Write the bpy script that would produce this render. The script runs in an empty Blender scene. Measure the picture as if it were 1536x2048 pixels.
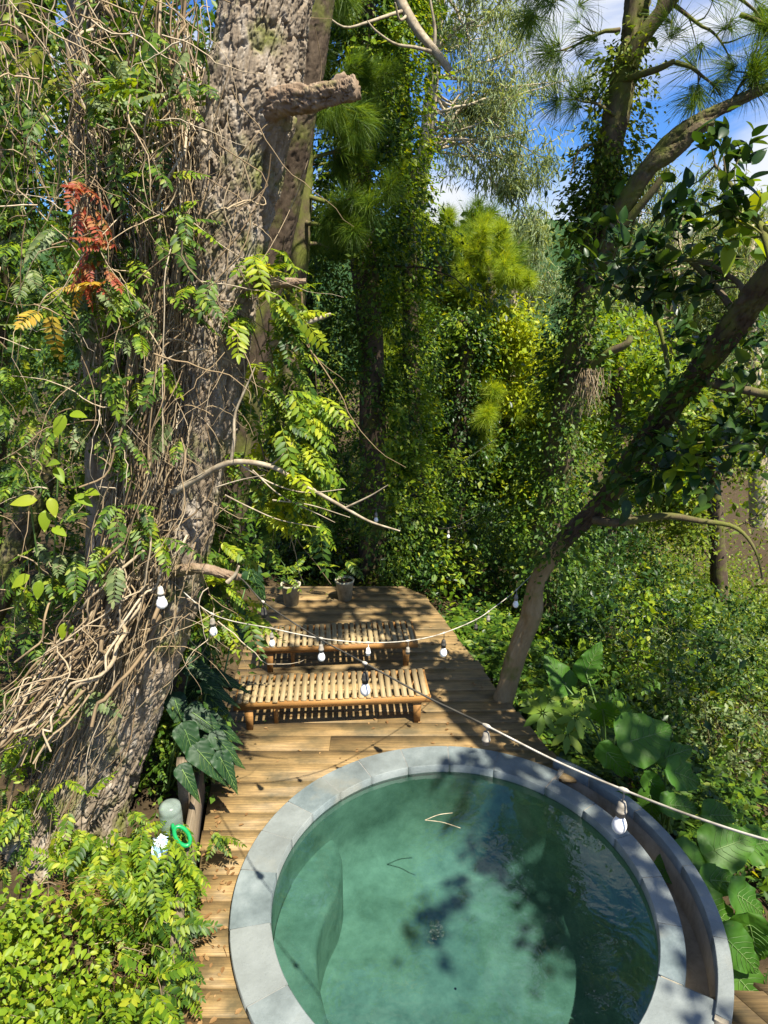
import bpy, math, numpy as np
from math import radians, sin, cos, pi
sc = bpy.context.scene
col = sc.collection

# ------------------------------------------------------------ camera, sky, sun
PITCH = radians(18.0); CH = 4.4; FPX = 1365.0
cam = bpy.data.cameras.new('camera'); co = bpy.data.objects.new('camera', cam); col.objects.link(co)
co.location = (0, 0, CH); co.rotation_euler = (pi/2 - PITCH, 0, 0)
cam.sensor_fit = 'VERTICAL'; cam.sensor_height = 36; cam.lens = 24; cam.clip_end = 3000; cam.clip_start = .05
sc.camera = co
SUN_EL = radians(60); SUN_AZ = radians(-50)      # azimuth from +X, negative = towards the camera side
sd = np.array([cos(SUN_EL)*cos(SUN_AZ), cos(SUN_EL)*sin(SUN_AZ), sin(SUN_EL)])
w = bpy.data.worlds.new('World'); sc.world = w; w.use_nodes = True
nt = w.node_tree; nt.nodes.clear(); N = nt.nodes.new; Lk = nt.links.new
sky = N('ShaderNodeTexSky'); sky.sky_type = 'NISHITA'; sky.sun_disc = False
sky.sun_elevation = SUN_EL; sky.sun_rotation = math.atan2(sd[0], sd[1]); sky.dust_density = .6; sky.ozone_density = 1.6; sky.air_density = 1.0
tc = N('ShaderNodeTexCoord'); mp = N('ShaderNodeMapping'); mp.inputs['Scale'].default_value = (1.0, 1.0, 2.2)
mp.inputs['Location'].default_value = (.35, .2, .05)
Lk(tc.outputs['Generated'], mp.inputs['Vector'])
cn = N('ShaderNodeTexNoise'); cn.inputs['Scale'].default_value = 2.6; cn.inputs['Detail'].default_value = 7; cn.inputs['Roughness'].default_value = .55; cn.inputs['Distortion'].default_value = .3
Lk(mp.outputs[0], cn.inputs['Vector'])
cr = N('ShaderNodeValToRGB'); cr.color_ramp.elements[0].position = .48; cr.color_ramp.elements[0].color = (0,0,0,1); cr.color_ramp.elements[1].position = .62; cr.color_ramp.elements[1].color = (1,1,1,1)
Lk(cn.outputs['Fac'], cr.inputs['Fac'])
sat = N('ShaderNodeMix'); sat.data_type = 'RGBA'; sat.blend_type = 'MULTIPLY'; sat.inputs['Factor'].default_value = 1
sat.inputs[7].default_value = (.42, .80, 1.4, 1)
Lk(sky.outputs[0], sat.inputs[6])
mx = N('ShaderNodeMix'); mx.data_type = 'RGBA'; mx.inputs[7].default_value = (6.9, 7.2, 7.7, 1)
Lk(cr.outputs[0], mx.inputs['Factor']); Lk(sat.outputs[2], mx.inputs[6])
bg = N('ShaderNodeBackground'); bg.inputs['Strength'].default_value = .05
Lk(mx.outputs[2], bg.inputs['Color']); wo = N('ShaderNodeOutputWorld'); Lk(bg.outputs[0], wo.inputs['Surface'])
sl = bpy.data.lights.new('sun', 'SUN'); so = bpy.data.objects.new('sun', sl); col.objects.link(so)
sl.energy = 5.0; sl.angle = radians(.55); sl.color = (1, .94, .82)
from mathutils import Vector, Matrix
so.rotation_euler = Vector(sd).to_track_quat('Z', 'Y').to_euler()
sc.view_settings.view_transform = 'Standard'; sc.view_settings.look = 'None'; sc.view_settings.gamma = 1
sc.view_settings.exposure = 1.42
sc.render.engine = 'CYCLES'; sc.cycles.use_denoising = True
sc.cycles.max_bounces = 8; sc.cycles.transparent_max_bounces = 8; sc.cycles.diffuse_bounces = 2; sc.cycles.glossy_bounces = 3; sc.cycles.transmission_bounces = 4
sc.cycles.sample_clamp_indirect = 6

# ------------------------------------------------------------ helpers
RS = np.random.default_rng
CP, SP = cos(PITCH), sin(PITCH)
def PZ(px, py, zc):
    a = (px-768)/FPX; v = (py-1024)/FPX
    return np.array([a*zc, zc*(CP - v*SP), CH - zc*(SP + v*CP)])
def P(px, py, Y):
    v = (py-1024)/FPX
    return PZ(px, py, Y/(CP - v*SP))
def G(px, py, z=0.):
    v = (py-1024)/FPX
    return PZ(px, py, (CH-z)/(SP + v*CP))
def unit(v): return v/np.maximum(np.linalg.norm(v, axis=-1, keepdims=True), 1e-9)
def catmull(pts, n):
    p = np.asarray(pts, float); k = len(p)
    if k == 2: return p[0] + (p[1]-p[0])*np.linspace(0, 1, n)[:, None]
    e = np.vstack([2*p[0]-p[1], p, 2*p[-1]-p[-2]])
    t = np.linspace(0, k-1-1e-6, n); i = t.astype(int); f = (t-i)[:, None]
    a, b, c, d = e[i], e[i+1], e[i+2], e[i+3]
    return .5*(2*b + (c-a)*f + (2*a-5*b+4*c-d)*f**2 + (3*b-a-3*c+d)*f**3)
_tab = RS(5).random((256, 256))
def vn2(x, y, s=0):
    xi = np.floor(x).astype(int); yi = np.floor(y).astype(int); fx = x-xi; fy = y-yi
    fx = fx*fx*(3-2*fx); fy = fy*fy*(3-2*fy); g = lambda a, b: _tab[(a+37*s) % 256, (b+91*s) % 256]
    return (g(xi, yi)*(1-fx)+g(xi+1, yi)*fx)*(1-fy) + (g(xi, yi+1)*(1-fx)+g(xi+1, yi+1)*fx)*fy
def fbm(x, y, o=4, s=0):
    r = 0; a = .5
    for k in range(o): r = r + a*vn2(x, y, s+k); x = x*2.03; y = y*2.03; a *= .5
    return r/(1-.5**o)
_wt = RS(9).random((256, 256, 2))
def worley(u, v, per, ids=False):
    idn = np.zeros(u.shape)
    ui = np.floor(u).astype(int); vi = np.floor(v).astype(int)
    f1 = np.full(u.shape, 9.); f2 = np.full(u.shape, 9.)
    for du in (-1, 0, 1):
        for dv in (-1, 0, 1):
            j = _wt[(ui+du) % per % 256, (vi+dv) % 256]
            d = np.hypot(ui+du+j[..., 0]-u, vi+dv+j[..., 1]-v)
            idn = np.where(d < f1, _wt[(ui+du+77) % per % 256, (vi+dv+31) % 256, 0], idn); f2 = np.where(d < f1, f1, np.minimum(f2, d)); f1 = np.minimum(f1, d)
    return (f1, f2, idn) if ids else (f1, f2)
def mk_mesh(name, V, F, mat=None, smooth=False):
    V = np.asarray(V, np.float32); me = bpy.data.meshes.new(name)
    if isinstance(F, np.ndarray): nf, k = F.shape; loops = F.ravel(); starts = np.arange(nf)*k
    else:
        loops = np.concatenate([np.asarray(f) for f in F]); ln = np.array([len(f) for f in F]); starts = np.concatenate([[0], np.cumsum(ln)[:-1]]); nf = len(F)
    me.vertices.add(len(V)); me.vertices.foreach_set('co', V.ravel())
    me.loops.add(len(loops)); me.loops.foreach_set('vertex_index', loops.astype(np.int32))
    me.polygons.add(nf); me.polygons.foreach_set('loop_start', starts.astype(np.int32))
    if smooth: me.polygons.foreach_set('use_smooth', np.ones(nf, bool))
    if mat: me.materials.append(mat)
    me.update(calc_edges=True)
    return me
def tag(o, label=None, cat=None, group=None, kind=None):
    if label: o['label'] = label
    if cat: o['category'] = cat
    if group: o['group'] = group
    if kind: o['kind'] = kind
    return o
def link(name, me, parent=None, loc=None):
    o = bpy.data.objects.new(name, me); col.objects.link(o)
    if parent is not None: o.parent = parent
    if loc is not None: o.location = loc
    return o
def empty(name, label, cat, loc=(0, 0, 0), group=None):
    o = bpy.data.objects.new(name, None); col.objects.link(o); o.location = loc; o.empty_display_size = .1
    return tag(o, label, cat, group)
class Acc:
    """collects vertices and faces in world coordinates; build() makes ONE mesh, local to its parent"""
    def __init__(s): s.V = []; s.F = []; s.n = 0
    def add(s, V, F):
        V = np.asarray(V, float)
        if isinstance(F, np.ndarray):
            if F.shape[1] == 4: F = np.vstack([F[:, [0, 1, 2]], F[:, [0, 2, 3]]])
        else: F = np.array([(f[0], f[i], f[i+1]) for f in F for i in range(1, len(f)-1)])
        s.V.append(V.reshape(-1, 3)); s.F.append(F+s.n); s.n += len(s.V[-1]); return s
    def tube(s, pts, r, k=6, cap=True):
        pts = np.asarray(pts, float); n = len(pts); r = np.broadcast_to(np.asarray(r, float), (n,))
        t = unit(np.gradient(pts, axis=0)); ref = np.array([0, 0, 1.]) if abs(t[0][2]) < .9 else np.array([1., 0, 0])
        u = np.zeros_like(pts); x = ref - t[0]*(ref@t[0]); u[0] = x/np.linalg.norm(x)
        for i in range(1, n):
            x = u[i-1] - t[i]*(u[i-1]@t[i]); u[i] = x/max(np.linalg.norm(x), 1e-9)
        b = np.cross(t, u); a = np.arange(k)*2*pi/k
        V = pts[:, None] + r[:, None, None]*(np.cos(a)[None, :, None]*u[:, None] + np.sin(a)[None, :, None]*b[:, None])
        i = np.arange(n-1)[:, None]*k; j = np.arange(k)[None]; j2 = (j+1) % k
        F = np.stack([i+j, i+j2, i+k+j2, i+k+j], -1).reshape(-1, 4)
        s.add(V, F)
        if cap:
            for e in (0, n-1):
                idx = list(range(k)); s.add(V[e], [idx[::-1] if e == 0 else idx])
        return s
    def box(s, c, d, rz=0., taper=1.):
        c = np.asarray(c, float); x, y, z = np.asarray(d, float)/2
        V = np.array([(-x*taper, -y*taper, -z), (x*taper, -y*taper, -z), (x*taper, y*taper, -z), (-x*taper, y*taper, -z), (-x, -y, z), (x, -y, z), (x, y, z), (-x, y, z)])
        R = np.array([[cos(rz), -sin(rz), 0], [sin(rz), cos(rz), 0], [0, 0, 1]])
        return s.add(V@R.T + c, np.array([(3, 2, 1, 0), (4, 5, 6, 7), (0, 1, 5, 4), (1, 2, 6, 5), (2, 3, 7, 6), (3, 0, 4, 7)]))
    def lathe(s, prof, c=(0, 0, 0), k=16):
        a = np.arange(k)*2*pi/k; pr = np.asarray(prof, float)
        V = np.stack([pr[:, None, 0]*np.cos(a), pr[:, None, 0]*np.sin(a), np.repeat(pr[:, 1:2], k, 1)], -1) + np.asarray(c)
        n = len(pr); i = np.arange(n-1)[:, None]*k; j = np.arange(k)[None]; j2 = (j+1) % k
        return s.add(V, np.stack([i+j, i+j2, i+k+j2, i+k+j], -1).reshape(-1, 4))
    def leaves(s, T, pos, B, sc_):
        V, F = T; k = len(V); n = len(pos)
        W = np.asarray(pos)[:, None] + np.broadcast_to(sc_, (n,))[:, None, None]*np.einsum('nij,kj->nki', B, V)
        return s.add(W.reshape(-1, 3), (F[None] + (np.arange(n)*k)[:, None, None]).reshape(-1, F.shape[1]))
    def mesh(s, name, mat, smooth=False, org=(0, 0, 0)):
        return mk_mesh(name, np.vstack(s.V) - np.asarray(org), np.vstack(s.F).astype(np.int32), mat, smooth)
    def build(s, name, mat, parent=None, smooth=False):
        org = (0, 0, 0)
        if parent is not None: org = np.array(parent.location)
        return link(name, s.mesh(name, mat, smooth, org), parent)
def basis(d, n):
    x = unit(d); y = unit(np.cross(n, x)); z = np.cross(x, y)
    return np.stack([x, y, z], -1)
def rdir(r, n): return unit(r.normal(size=(n, 3)))
# prism from a plan outline
def prism(acc, poly, z0, z1):
    poly = np.asarray(poly, float); n = len(poly)
    V = np.vstack([np.c_[poly, np.full(n, z0)], np.c_[poly, np.full(n, z1)]])
    F = [list(range(n-1, -1, -1)), list(range(n, 2*n))] + [[i, (i+1) % n, n+(i+1) % n, n+i] for i in range(n)]
    return acc.add(V, F)

# ------------------------------------------------------------ materials
class M_:
    def __init__(s, name):
        s.m = bpy.data.materials.new(name); s.m.use_nodes = True; s.t = s.m.node_tree; s.t.nodes.clear()
        s.out = s.n('ShaderNodeOutputMaterial')
    def n(s, t, **kw):
        x = s.t.nodes.new(t)
        for k, v in kw.items():
            if k in x.inputs.keys(): x.inputs[k].default_value = v
            else: setattr(x, k, v)
        return x
    def l(s, a, b): s.t.links.new(a, b)
    def noise(s, scale, detail=5, rough=.6, mapscale=None, vec=None, dist=0):
        nz = s.n('ShaderNodeTexNoise', Scale=scale, Detail=detail, Roughness=rough, Distortion=dist)
        v = vec
        if v is None: v = s.n('ShaderNodeNewGeometry').outputs['Position']
        if mapscale:
            mp = s.n('ShaderNodeMapping', Scale=mapscale); s.l(v, mp.inputs['Vector']); v = mp.outputs[0]
        s.l(v, nz.inputs['Vector']); return nz.outputs['Fac']
    def ramp(s, fac, stops):
        r = s.n('ShaderNodeValToRGB'); e = r.color_ramp.elements
        while len(e) < len(stops): e.new(.5)
        for x, (p, c) in zip(e, stops): x.position = p; x.color = (*c, 1)
        s.l(fac, r.inputs['Fac']); return r.outputs[0]
    def mix(s, fac, a, b, mode='MIX'):
        x = s.n('ShaderNodeMix', data_type='RGBA', blend_type=mode)
        for v, i in ((fac, 0), (a, 6), (b, 7)):
            if isinstance(v, (int, float)): x.inputs[i].default_value = v
            elif isinstance(v, tuple): x.inputs[i].default_value = (*v, 1)
            else: s.l(v, x.inputs[i])
        return x.outputs[2]
    def math(s, op, a, b):
        x = s.n('ShaderNodeMath', operation=op)
        for i, v in enumerate((a, b)):
            if isinstance(v, (int, float)): x.inputs[i].default_value = v
            else: s.l(v, x.inputs[i])
        return x.outputs[0]
    def bump(s, h, strength=.5, dist=.01):
        b = s.n('ShaderNodeBump', Strength=strength, Distance=dist); s.l(h, b.inputs['Height']); return b.outputs[0]
    def pbr(s, colr, rough=.6, spec=.4, normal=None, trans=None, tfac=.35, alpha=None, **kw):
        p = s.n('ShaderNodeBsdfPrincipled', Roughness=rough if isinstance(rough, (int, float)) else .5)
        p.inputs['Specular IOR Level'].default_value = spec
        for k, v in kw.items(): p.inputs[k].default_value = v
        if isinstance(colr, tuple): p.inputs['Base Color'].default_value = (*colr, 1)
        else: s.l(colr, p.inputs['Base Color'])
        if not isinstance(rough, (int, float)): s.l(rough, p.inputs['Roughness'])
        if normal is not None: s.l(normal, p.inputs['Normal'])
        sh = p.outputs[0]
        if trans is not None:
            t = s.n('ShaderNodeBsdfTranslucent')
            if isinstance(trans, tuple): t.inputs['Color'].default_value = (*trans, 1)
            else: s.l(trans, t.inputs['Color'])
            x = s.n('ShaderNodeMixShader', Fac=tfac); s.l(sh, x.inputs[1]); s.l(t.outputs[0], x.inputs[2]); sh = x.outputs[0]
        s.l(sh, s.out.inputs['Surface']); return s.m
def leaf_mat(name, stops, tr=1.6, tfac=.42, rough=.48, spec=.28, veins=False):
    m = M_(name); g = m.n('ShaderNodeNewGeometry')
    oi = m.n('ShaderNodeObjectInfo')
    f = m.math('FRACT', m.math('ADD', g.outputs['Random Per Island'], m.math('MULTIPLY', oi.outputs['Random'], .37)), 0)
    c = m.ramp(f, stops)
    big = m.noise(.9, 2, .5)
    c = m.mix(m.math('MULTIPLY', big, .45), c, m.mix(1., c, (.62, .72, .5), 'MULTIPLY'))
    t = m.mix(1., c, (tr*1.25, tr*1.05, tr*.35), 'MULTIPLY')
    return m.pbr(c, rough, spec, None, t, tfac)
LM = {}
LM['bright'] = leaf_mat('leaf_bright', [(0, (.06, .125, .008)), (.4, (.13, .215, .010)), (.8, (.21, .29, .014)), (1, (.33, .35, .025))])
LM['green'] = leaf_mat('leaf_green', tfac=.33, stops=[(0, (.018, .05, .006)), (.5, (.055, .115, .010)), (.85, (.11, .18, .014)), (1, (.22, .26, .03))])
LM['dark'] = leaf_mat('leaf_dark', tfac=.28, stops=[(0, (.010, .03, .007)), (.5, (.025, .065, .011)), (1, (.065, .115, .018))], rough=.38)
LM['lime'] = leaf_mat('leaf_lime_sunlit', [(0, (.14, .2, .008)), (.5, (.24, .3, .010)), (1, (.36, .39, .02))], tr=1.9)  # sunlit glow put into the leaf colour
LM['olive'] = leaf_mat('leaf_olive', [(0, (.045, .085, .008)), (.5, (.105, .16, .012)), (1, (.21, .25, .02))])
LM['euc'] = leaf_mat('leaf_eucalyptus', [(0, (.12, .17, .075)), (.5, (.2, .26, .13)), (1, (.32, .38, .22))], tr=1.2)
LM['pale'] = leaf_mat('leaf_pale', [(0, (.09, .13, .05)), (.5, (.15, .2, .075)), (1, (.24, .28, .12))], tr=1.3)
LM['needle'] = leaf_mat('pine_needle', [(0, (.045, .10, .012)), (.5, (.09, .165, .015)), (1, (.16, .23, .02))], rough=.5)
LM['needle_y'] = leaf_mat('pine_needle_sunny', [(0, (.11, .19, .012)), (.5, (.2, .28, .016)), (1, (.32, .37, .03))], tr=2.0)  # brighter copy of the pine needles, sunlight put into the colour
LM['red'] = leaf_mat('leaf_red', [(0, (.22, .035, .022)), (.5, (.33, .08, .04)), (1, (.36, .18, .07))], tr=1.2)
LM['yellow'] = leaf_mat('leaf_yellow', [(0, (.4, .24, .03)), (1, (.45, .34, .05))], tr=1.2)
LM['dry'] = leaf_mat('leaf_dry', [(0, (.16, .08, .03)), (.5, (.22, .12, .05)), (1, (.3, .18, .08))], tr=.8, tfac=.15)
def big_leaf_mat(name, c0, c1, rough, tfac):
    m = M_(name); oi = m.n('ShaderNodeObjectInfo')
    uv = m.n('ShaderNodeTexCoord').outputs['Object']
    c = m.ramp(m.noise(5, 4, .6, vec=uv), [(.3, c0), (.75, c1)])
    c = m.mix(m.math('MULTIPLY', oi.outputs['Random'], .3), c, m.mix(1., c, (1.7, 1.25, .7), 'MULTIPLY'))
    spots = m.ramp(m.noise(26, 3, .6, vec=uv), [(.68, (0, 0, 0)), (.74, (1, 1, 1))])
    c = m.mix(m.math('MULTIPLY', spots, .35), c, (.16, .13, .04))
    t = m.mix(1., c, (2.1, 1.7, .5), 'MULTIPLY')
    return m.pbr(c, rough, .26, m.bump(m.noise(40, 3, .5, vec=uv), .06, .002), t, tfac)
LM['ear'] = big_leaf_mat('elephant_ear_leaf', (.032, .105, .012), (.062, .155, .016), .5, .42)
LM['anth'] = big_leaf_mat('dark_glossy_leaf', (.006, .026, .006), (.012, .042, .009), .52, .08)
def bark_mat(name, a, b, c, sc_=1., moss=.0):
    m = M_(name)
    f = m.noise(9*sc_, 8, .7, (1, 1, .35)); f2 = m.noise(2.2, 4, .6)
    k = m.ramp(f, [(.28, a), (.5, b), (.72, c)])
    k = m.mix(m.math('MULTIPLY', f2, .5), k, b)
    if moss: k = m.mix(m.ramp(m.noise(3.1, 5, .6), [(.55-moss*.2, (0, 0, 0)), (.72-moss*.2, (1, 1, 1))]), k, (.11, .12, .025))
    return m.pbr(k, .9, .15, m.bump(m.noise(34*sc_, 7, .7, (1, 1, .3)), .7, .012))
BK = {}
BK['big'] = bark_mat('bark_rugged', (.075, .055, .038), (.215, .17, .12), (.43, .395, .34), 1.3, .2)
BK['stub'] = bark_mat('bark_stub', (.10, .065, .04), (.2, .14, .09), (.34, .27, .19), 1.5, .1)
BK['dark'] = bark_mat('bark_dark', (.035, .024, .016), (.07, .05, .033), (.12, .09, .06), 1.2, .2)
BK['moss'] = bark_mat('bark_mossy', (.05, .034, .02), (.10, .075, .045), (.17, .14, .08), 1.2, .6)
BK['tan'] = bark_mat('bark_tan', (.16, .11, .05), (.25, .175, .085), (.33, .25, .14), .8, .1)
BK['pale'] = bark_mat('bark_pale', (.25, .2, .12), (.36, .3, .2), (.46, .4, .3), .6)
m = M_('liana'); g = m.n('ShaderNodeNewGeometry')
BK['liana'] = m.pbr(m.mix(m.noise(30, 3, .6), m.ramp(g.outputs['Random Per Island'], [(0, (.09, .06, .034)), (.4, (.25, .185, .105)), (.75, (.44, .355, .23)), (1, (.62, .54, .4))]), (.22, .155, .085)), .85, .2)
def wood_mat(name, stops, dirt=(.07, .05, .025), dfac=.6, ax=(1.4, 52, 52), rough=.62):
    m = M_(name); oi = m.n('ShaderNodeObjectInfo'); tcn = m.n('ShaderNodeTexCoord')
    off = m.n('ShaderNodeVectorMath', operation='SCALE'); off.inputs[0].default_value = (17., 9., 5.); m.l(oi.outputs['Random'], off.inputs['Scale'])
    v = m.n('ShaderNodeVectorMath', operation='ADD'); m.l(tcn.outputs['Object'], v.inputs[0]); m.l(off.outputs[0], v.inputs[1]); v = v.outputs[0]
    gr = m.noise(1.7, 8, .68, ax, v, .4); c = m.ramp(gr, stops)
    c = m.mix(m.math('MULTIPLY', oi.outputs['Random'], .45), c, m.mix(1., c, (.62, .6, .58), 'MULTIPLY'))
    d = m.ramp(m.noise(1.6, 8, .7, (1, 1.6, 1), None), [(.42, (0, 0, 0)), (.64, (1, 1, 1))])
    c = m.mix(m.math('MULTIPLY', d, dfac), c, dirt)
    fine = m.noise(4.5, 5, .7, (ax[0]*1.5, ax[1]*2.2, ax[2]*2.2), v)
    cracks = m.ramp(m.noise(2.3, 4, .6, (ax[0]*.7, ax[1]*1.4, ax[2]), v), [(.30, (1, 1, 1)), (.36, (0, 0, 0))])
    c = m.mix(m.math('MULTIPLY', cracks, .7), c, (.05, .033, .018))
    return m.pbr(c, m.ramp(gr, [(.3, (rough+.15,)*3), (.8, (rough-.1,)*3)]), .35, m.bump(m.math('ADD', gr, m.math('MULTIPLY', fine, .5)), .5, .0016))
WD = {}
WD['deck'] = wood_mat('deck_wood', [(.25, (.10, .062, .026)), (.48, (.24, .155, .062)), (.62, (.34, .225, .09)), (.8, (.43, .3, .135))], (.06, .05, .024), .85)
WD['orange'] = wood_mat('lounger_rail_wood', [(.25, (.18, .08, .022)), (.5, (.34, .165, .042)), (.8, (.46, .25, .075))], (.14, .08, .03), .45)
WD['slat'] = wood_mat('lounger_slat_wood', [(.25, (.15, .105, .05)), (.5, (.32, .235, .11)), (.8, (.48, .37, .19))], (.16, .12, .07), .5, (60, 1.4, 60))
WD['timber'] = wood_mat('old_timber', [(.25, (.07, .05, .03)), (.5, (.16, .12, .075)), (.8, (.28, .22, .15))], (.06, .05, .025), .6, (52, 1.4, 52), .8)
m = M_('slate_stone'); oi = m.n('ShaderNodeObjectInfo'); f = m.noise(3.2, 6, .62)
c = m.ramp(f, [(.3, (.055, .074, .076)), (.5, (.11, .138, .139)), (.72, (.195, .227, .224))])
c = m.mix(m.math('MULTIPLY', oi.outputs['Random'], .6), c, (.20, .205, .185))
c = m.mix(m.ramp(m.noise(1.3, 5, .6), [(.58, (0, 0, 0)), (.66, (.5, .5, .5))]), c, (.17, .165, .13))
c = m.mix(m.math('MULTIPLY', m.ramp(m.noise(90, 3, .6), [(.62, (0, 0, 0)), (.7, (1, 1, 1))]), .3), c, (.06, .075, .075))
ST = m.pbr(c, m.ramp(f, [(.3, (.5,)*3), (.8, (.7,)*3)]), .4, m.bump(m.noise(14, 9, .75), .7, .01))
m = M_('grout'); GROUT = m.pbr(m.ramp(m.noise(20, 4, .6), [(.3, (.13, .13, .12)), (.8, (.24, .24, .22))]), .9, .2)
m = M_('stained_plaster'); f = m.noise(2.6, 6, .65, (1, 1, .6)); c = m.ramp(f, [(.3, (.15, .125, .085)), (.5, (.27, .235, .175)), (.75, (.36, .33, .265))])
cr_ = m.ramp(m.noise(3.4, 5, .6, (1.4, 1.4, .5), None, 1.4), [(.47, (0, 0, 0)), (.495, (1, 1, 1)), (.505, (1, 1, 1)), (.53, (0, 0, 0))])
c = m.mix(m.math('MULTIPLY', cr_, .12), c, (.06, .04, .022))
PLASTER = m.pbr(c, .85, .2, m.bump(m.noise(40, 6, .7), .5, .005))
m = M_('pool_tile'); f = m.noise(3.2, 9, .7, None, None, .1)
c = m.ramp(f, [(.3, (.13, .18, .145)), (.5, (.24, .30, .25)), (.72, (.38, .44, .37))])
BASIN = m.pbr(c, .6, .3, m.bump(m.noise(30, 5, .6), .2, .004))
m = M_('water')
fr = m.n('ShaderNodeFresnel', IOR=1.42); tb = m.n('ShaderNodeBsdfTransparent'); tb.inputs['Color'].default_value = (.38, .55, .515, 1)
gb = m.n('ShaderNodeBsdfGlossy', Roughness=.012)
h = m.math('ADD', m.noise(3.2, 3, .5, (1, 1, 1), None, .5), m.math('MULTIPLY', m.noise(11, 2, .5, None, None, .8), .22))
bn = m.bump(h, .085, .06); m.l(bn, gb.inputs['Normal']); m.l(bn, fr.inputs['Normal'])
x = m.n('ShaderNodeMixShader'); m.l(m.math('MULTIPLY', fr.outputs[0], 2.6), x.inputs[0]); m.l(tb.outputs[0], x.inputs[1]); m.l(gb.outputs[0], x.inputs[2]); m.l(x.outputs[0], m.out.inputs['Surface']); WATER = m.m
m = M_('soil'); SOIL = m.pbr(m.ramp(m.noise(3, 8, .7), [(.3, (.025, .018, .01)), (.55, (.06, .042, .022)), (.75, (.11, .08, .04))]), .95, .1, m.bump(m.noise(25, 6, .7), .8, .03))
m = M_('wooded_hill'); HILL = m.pbr(m.ramp(m.noise(.08, 8, .7), [(.3, (.015, .04, .016)), (.55, (.035, .075, .025)), (.75, (.07, .11, .04))]), .95, .05, m.bump(m.noise(.25, 6, .7), 1., 3.))
m = M_('white_bulb'); BULB = m.pbr(m.ramp(m.noise(14, 3, .5), [(.4, (.83, .83, .8)), (.8, (.7, .69, .64))]), .25, .5)
m = M_('socket_grey'); SOCK = m.pbr(m.ramp(m.noise(40, 4, .6), [(.3, (.12, .105, .08)), (.7, (.3, .27, .22))]), .8, .3)
m = M_('socket_black'); SOCKB = m.pbr(m.ramp(m.noise(40, 4, .6), [(.3, (.02, .019, .016)), (.7, (.06, .055, .045))]), .7, .3)
m = M_('cable_pale'); CABLE = m.pbr(m.ramp(m.noise(9, 4, .6), [(.35, (.2, .175, .13)), (.6, (.48, .44, .36))]), .8, .3)
m = M_('cable_dark'); CABLED = m.pbr(m.ramp(m.noise(9, 4, .6), [(.35, (.03, .028, .022)), (.7, (.09, .08, .06))]), .7, .3)
m = M_('concrete_pot'); POT = m.pbr(m.ramp(m.noise(12, 7, .7, (1, 1, .6)), [(.3, (.2, .185, .12)), (.6, (.46, .43, .31))]), .9, .2, m.bump(m.noise(50, 5, .7), .5, .004))
m = M_('green_plastic'); GREENP = m.pbr(m.ramp(m.noise(20, 2, .5), [(.3, (.008, .26, .07)), (.8, (.015, .36, .11))]), .3, .5, None, (.02, .4, .1), .2)
m = M_('clear_plastic'); p = m.n('ShaderNodeBsdfTransparent'); p.inputs['Color'].default_value = (.72, .8, .74, 1); g_ = m.n('ShaderNodeBsdfPrincipled', Roughness=.3); g_.inputs['Base Color'].default_value = (.35, .42, .36, 1)
x = m.n('ShaderNodeMixShader'); m.l(m.ramp(m.noise(9, 3, .6), [(.3, (.25,)*3), (.7, (.5,)*3)]), x.inputs[0]); m.l(p.outputs[0], x.inputs[1]); m.l(g_.outputs[0], x.inputs[2]); m.l(x.outputs[0], m.out.inputs['Surface']); CLEARP = m.m
m = M_('paper_wrapper'); PAPER = m.pbr(m.ramp(m.noise(26, 2, .5), [(.45, (.75, .78, .82)), (.55, (.2, .35, .6))]), .5, .4)
m = M_('stem_green'); STEM = m.pbr(m.ramp(m.noise(6, 3, .5), [(.3, (.05, .11, .02)), (.8, (.13, .2, .05))]), .5, .4)
m = M_('twig_grey'); TWIG = m.pbr(m.ramp(m.noise(16, 5, .6), [(.3, (.17, .13, .08)), (.7, (.4, .34, .24))]), .85, .2)

# ------------------------------------------------------------ leaf templates (x along the leaf, z its upper side)
def T(v, f): return (np.array(v, float), np.array(f))
KITE = T([(0, 0, 0), (.45, .27, .07), (1, 0, -.05), (.45, -.27, .07)], [(0, 2, 1), (0, 3, 2)])
OVAL = T([(0, 0, 0), (.3, .27, .07), (.68, .23, .04), (1, 0, -.08), (.68, -.23, .04), (.3, -.27, .07), (.5, 0, 0)], [(6, 1, 0), (6, 2, 1), (6, 3, 2), (6, 4, 3), (6, 5, 4), (6, 0, 5)])
def broad():
    V = []; F = []
    for i, x in enumerate(np.linspace(0, 1, 8)):
        h = .285*math.sin(pi*min(x**.8, 1))**.85*(1-.25*x); z = -.16*x*x
        V += [(x, -h, z+.30*h), (x, 0, z), (x, h, z+.30*h)]
    for i in range(7):
        for j in (0, 1): a = i*3+j; F += [(a, a+3, a+4), (a, a+4, a+1)]
    return T(V, F)
BROAD = broad()
LANCE = T([(0, 0, 0), (.4, .075, .02), (1, 0, -.12), (.4, -.075, .02)], [(0, 2, 1), (0, 3, 2)])
LEAFLET = T([(0, 0, 0), (.32, .19, .05), (.7, .15, .02), (1, 0, -.07), (.7, -.15, .02), (.32, -.19, .05), (.5, 0, 0)], OVAL[1])
def needle_tuft(seed, n=64, L=1., w=.0055, cone=1.15, tri=3):
    r = RS(seed); V = []; F = []
    for i in range(n):
        th = r.uniform(0, 2*pi); ph = cone*math.sqrt(r.uniform(0, 1)); d = np.array([cos(ph), sin(ph)*cos(th), sin(ph)*sin(th)])
        l = L*r.uniform(.75, 1.05); s = unit(np.cross(d, r.normal(size=3)))*w; b = d*.02*L + np.array([-.16*L*r.random(), 0, 0])
        mid = b + d*l*.55; tip = b + d*l + np.array([0, 0, -.13*l])
        k = len(V)
        if tri == 1: V += [b-s, b+s, tip]; F += [(k, k+1, k+2)]; continue
        V += [b-s, b+s, mid+s, mid-s, tip]; F += [(k, k+1, k+2), (k, k+2, k+3), (k+3, k+2, k+4)]
    return T(V, F)
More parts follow.
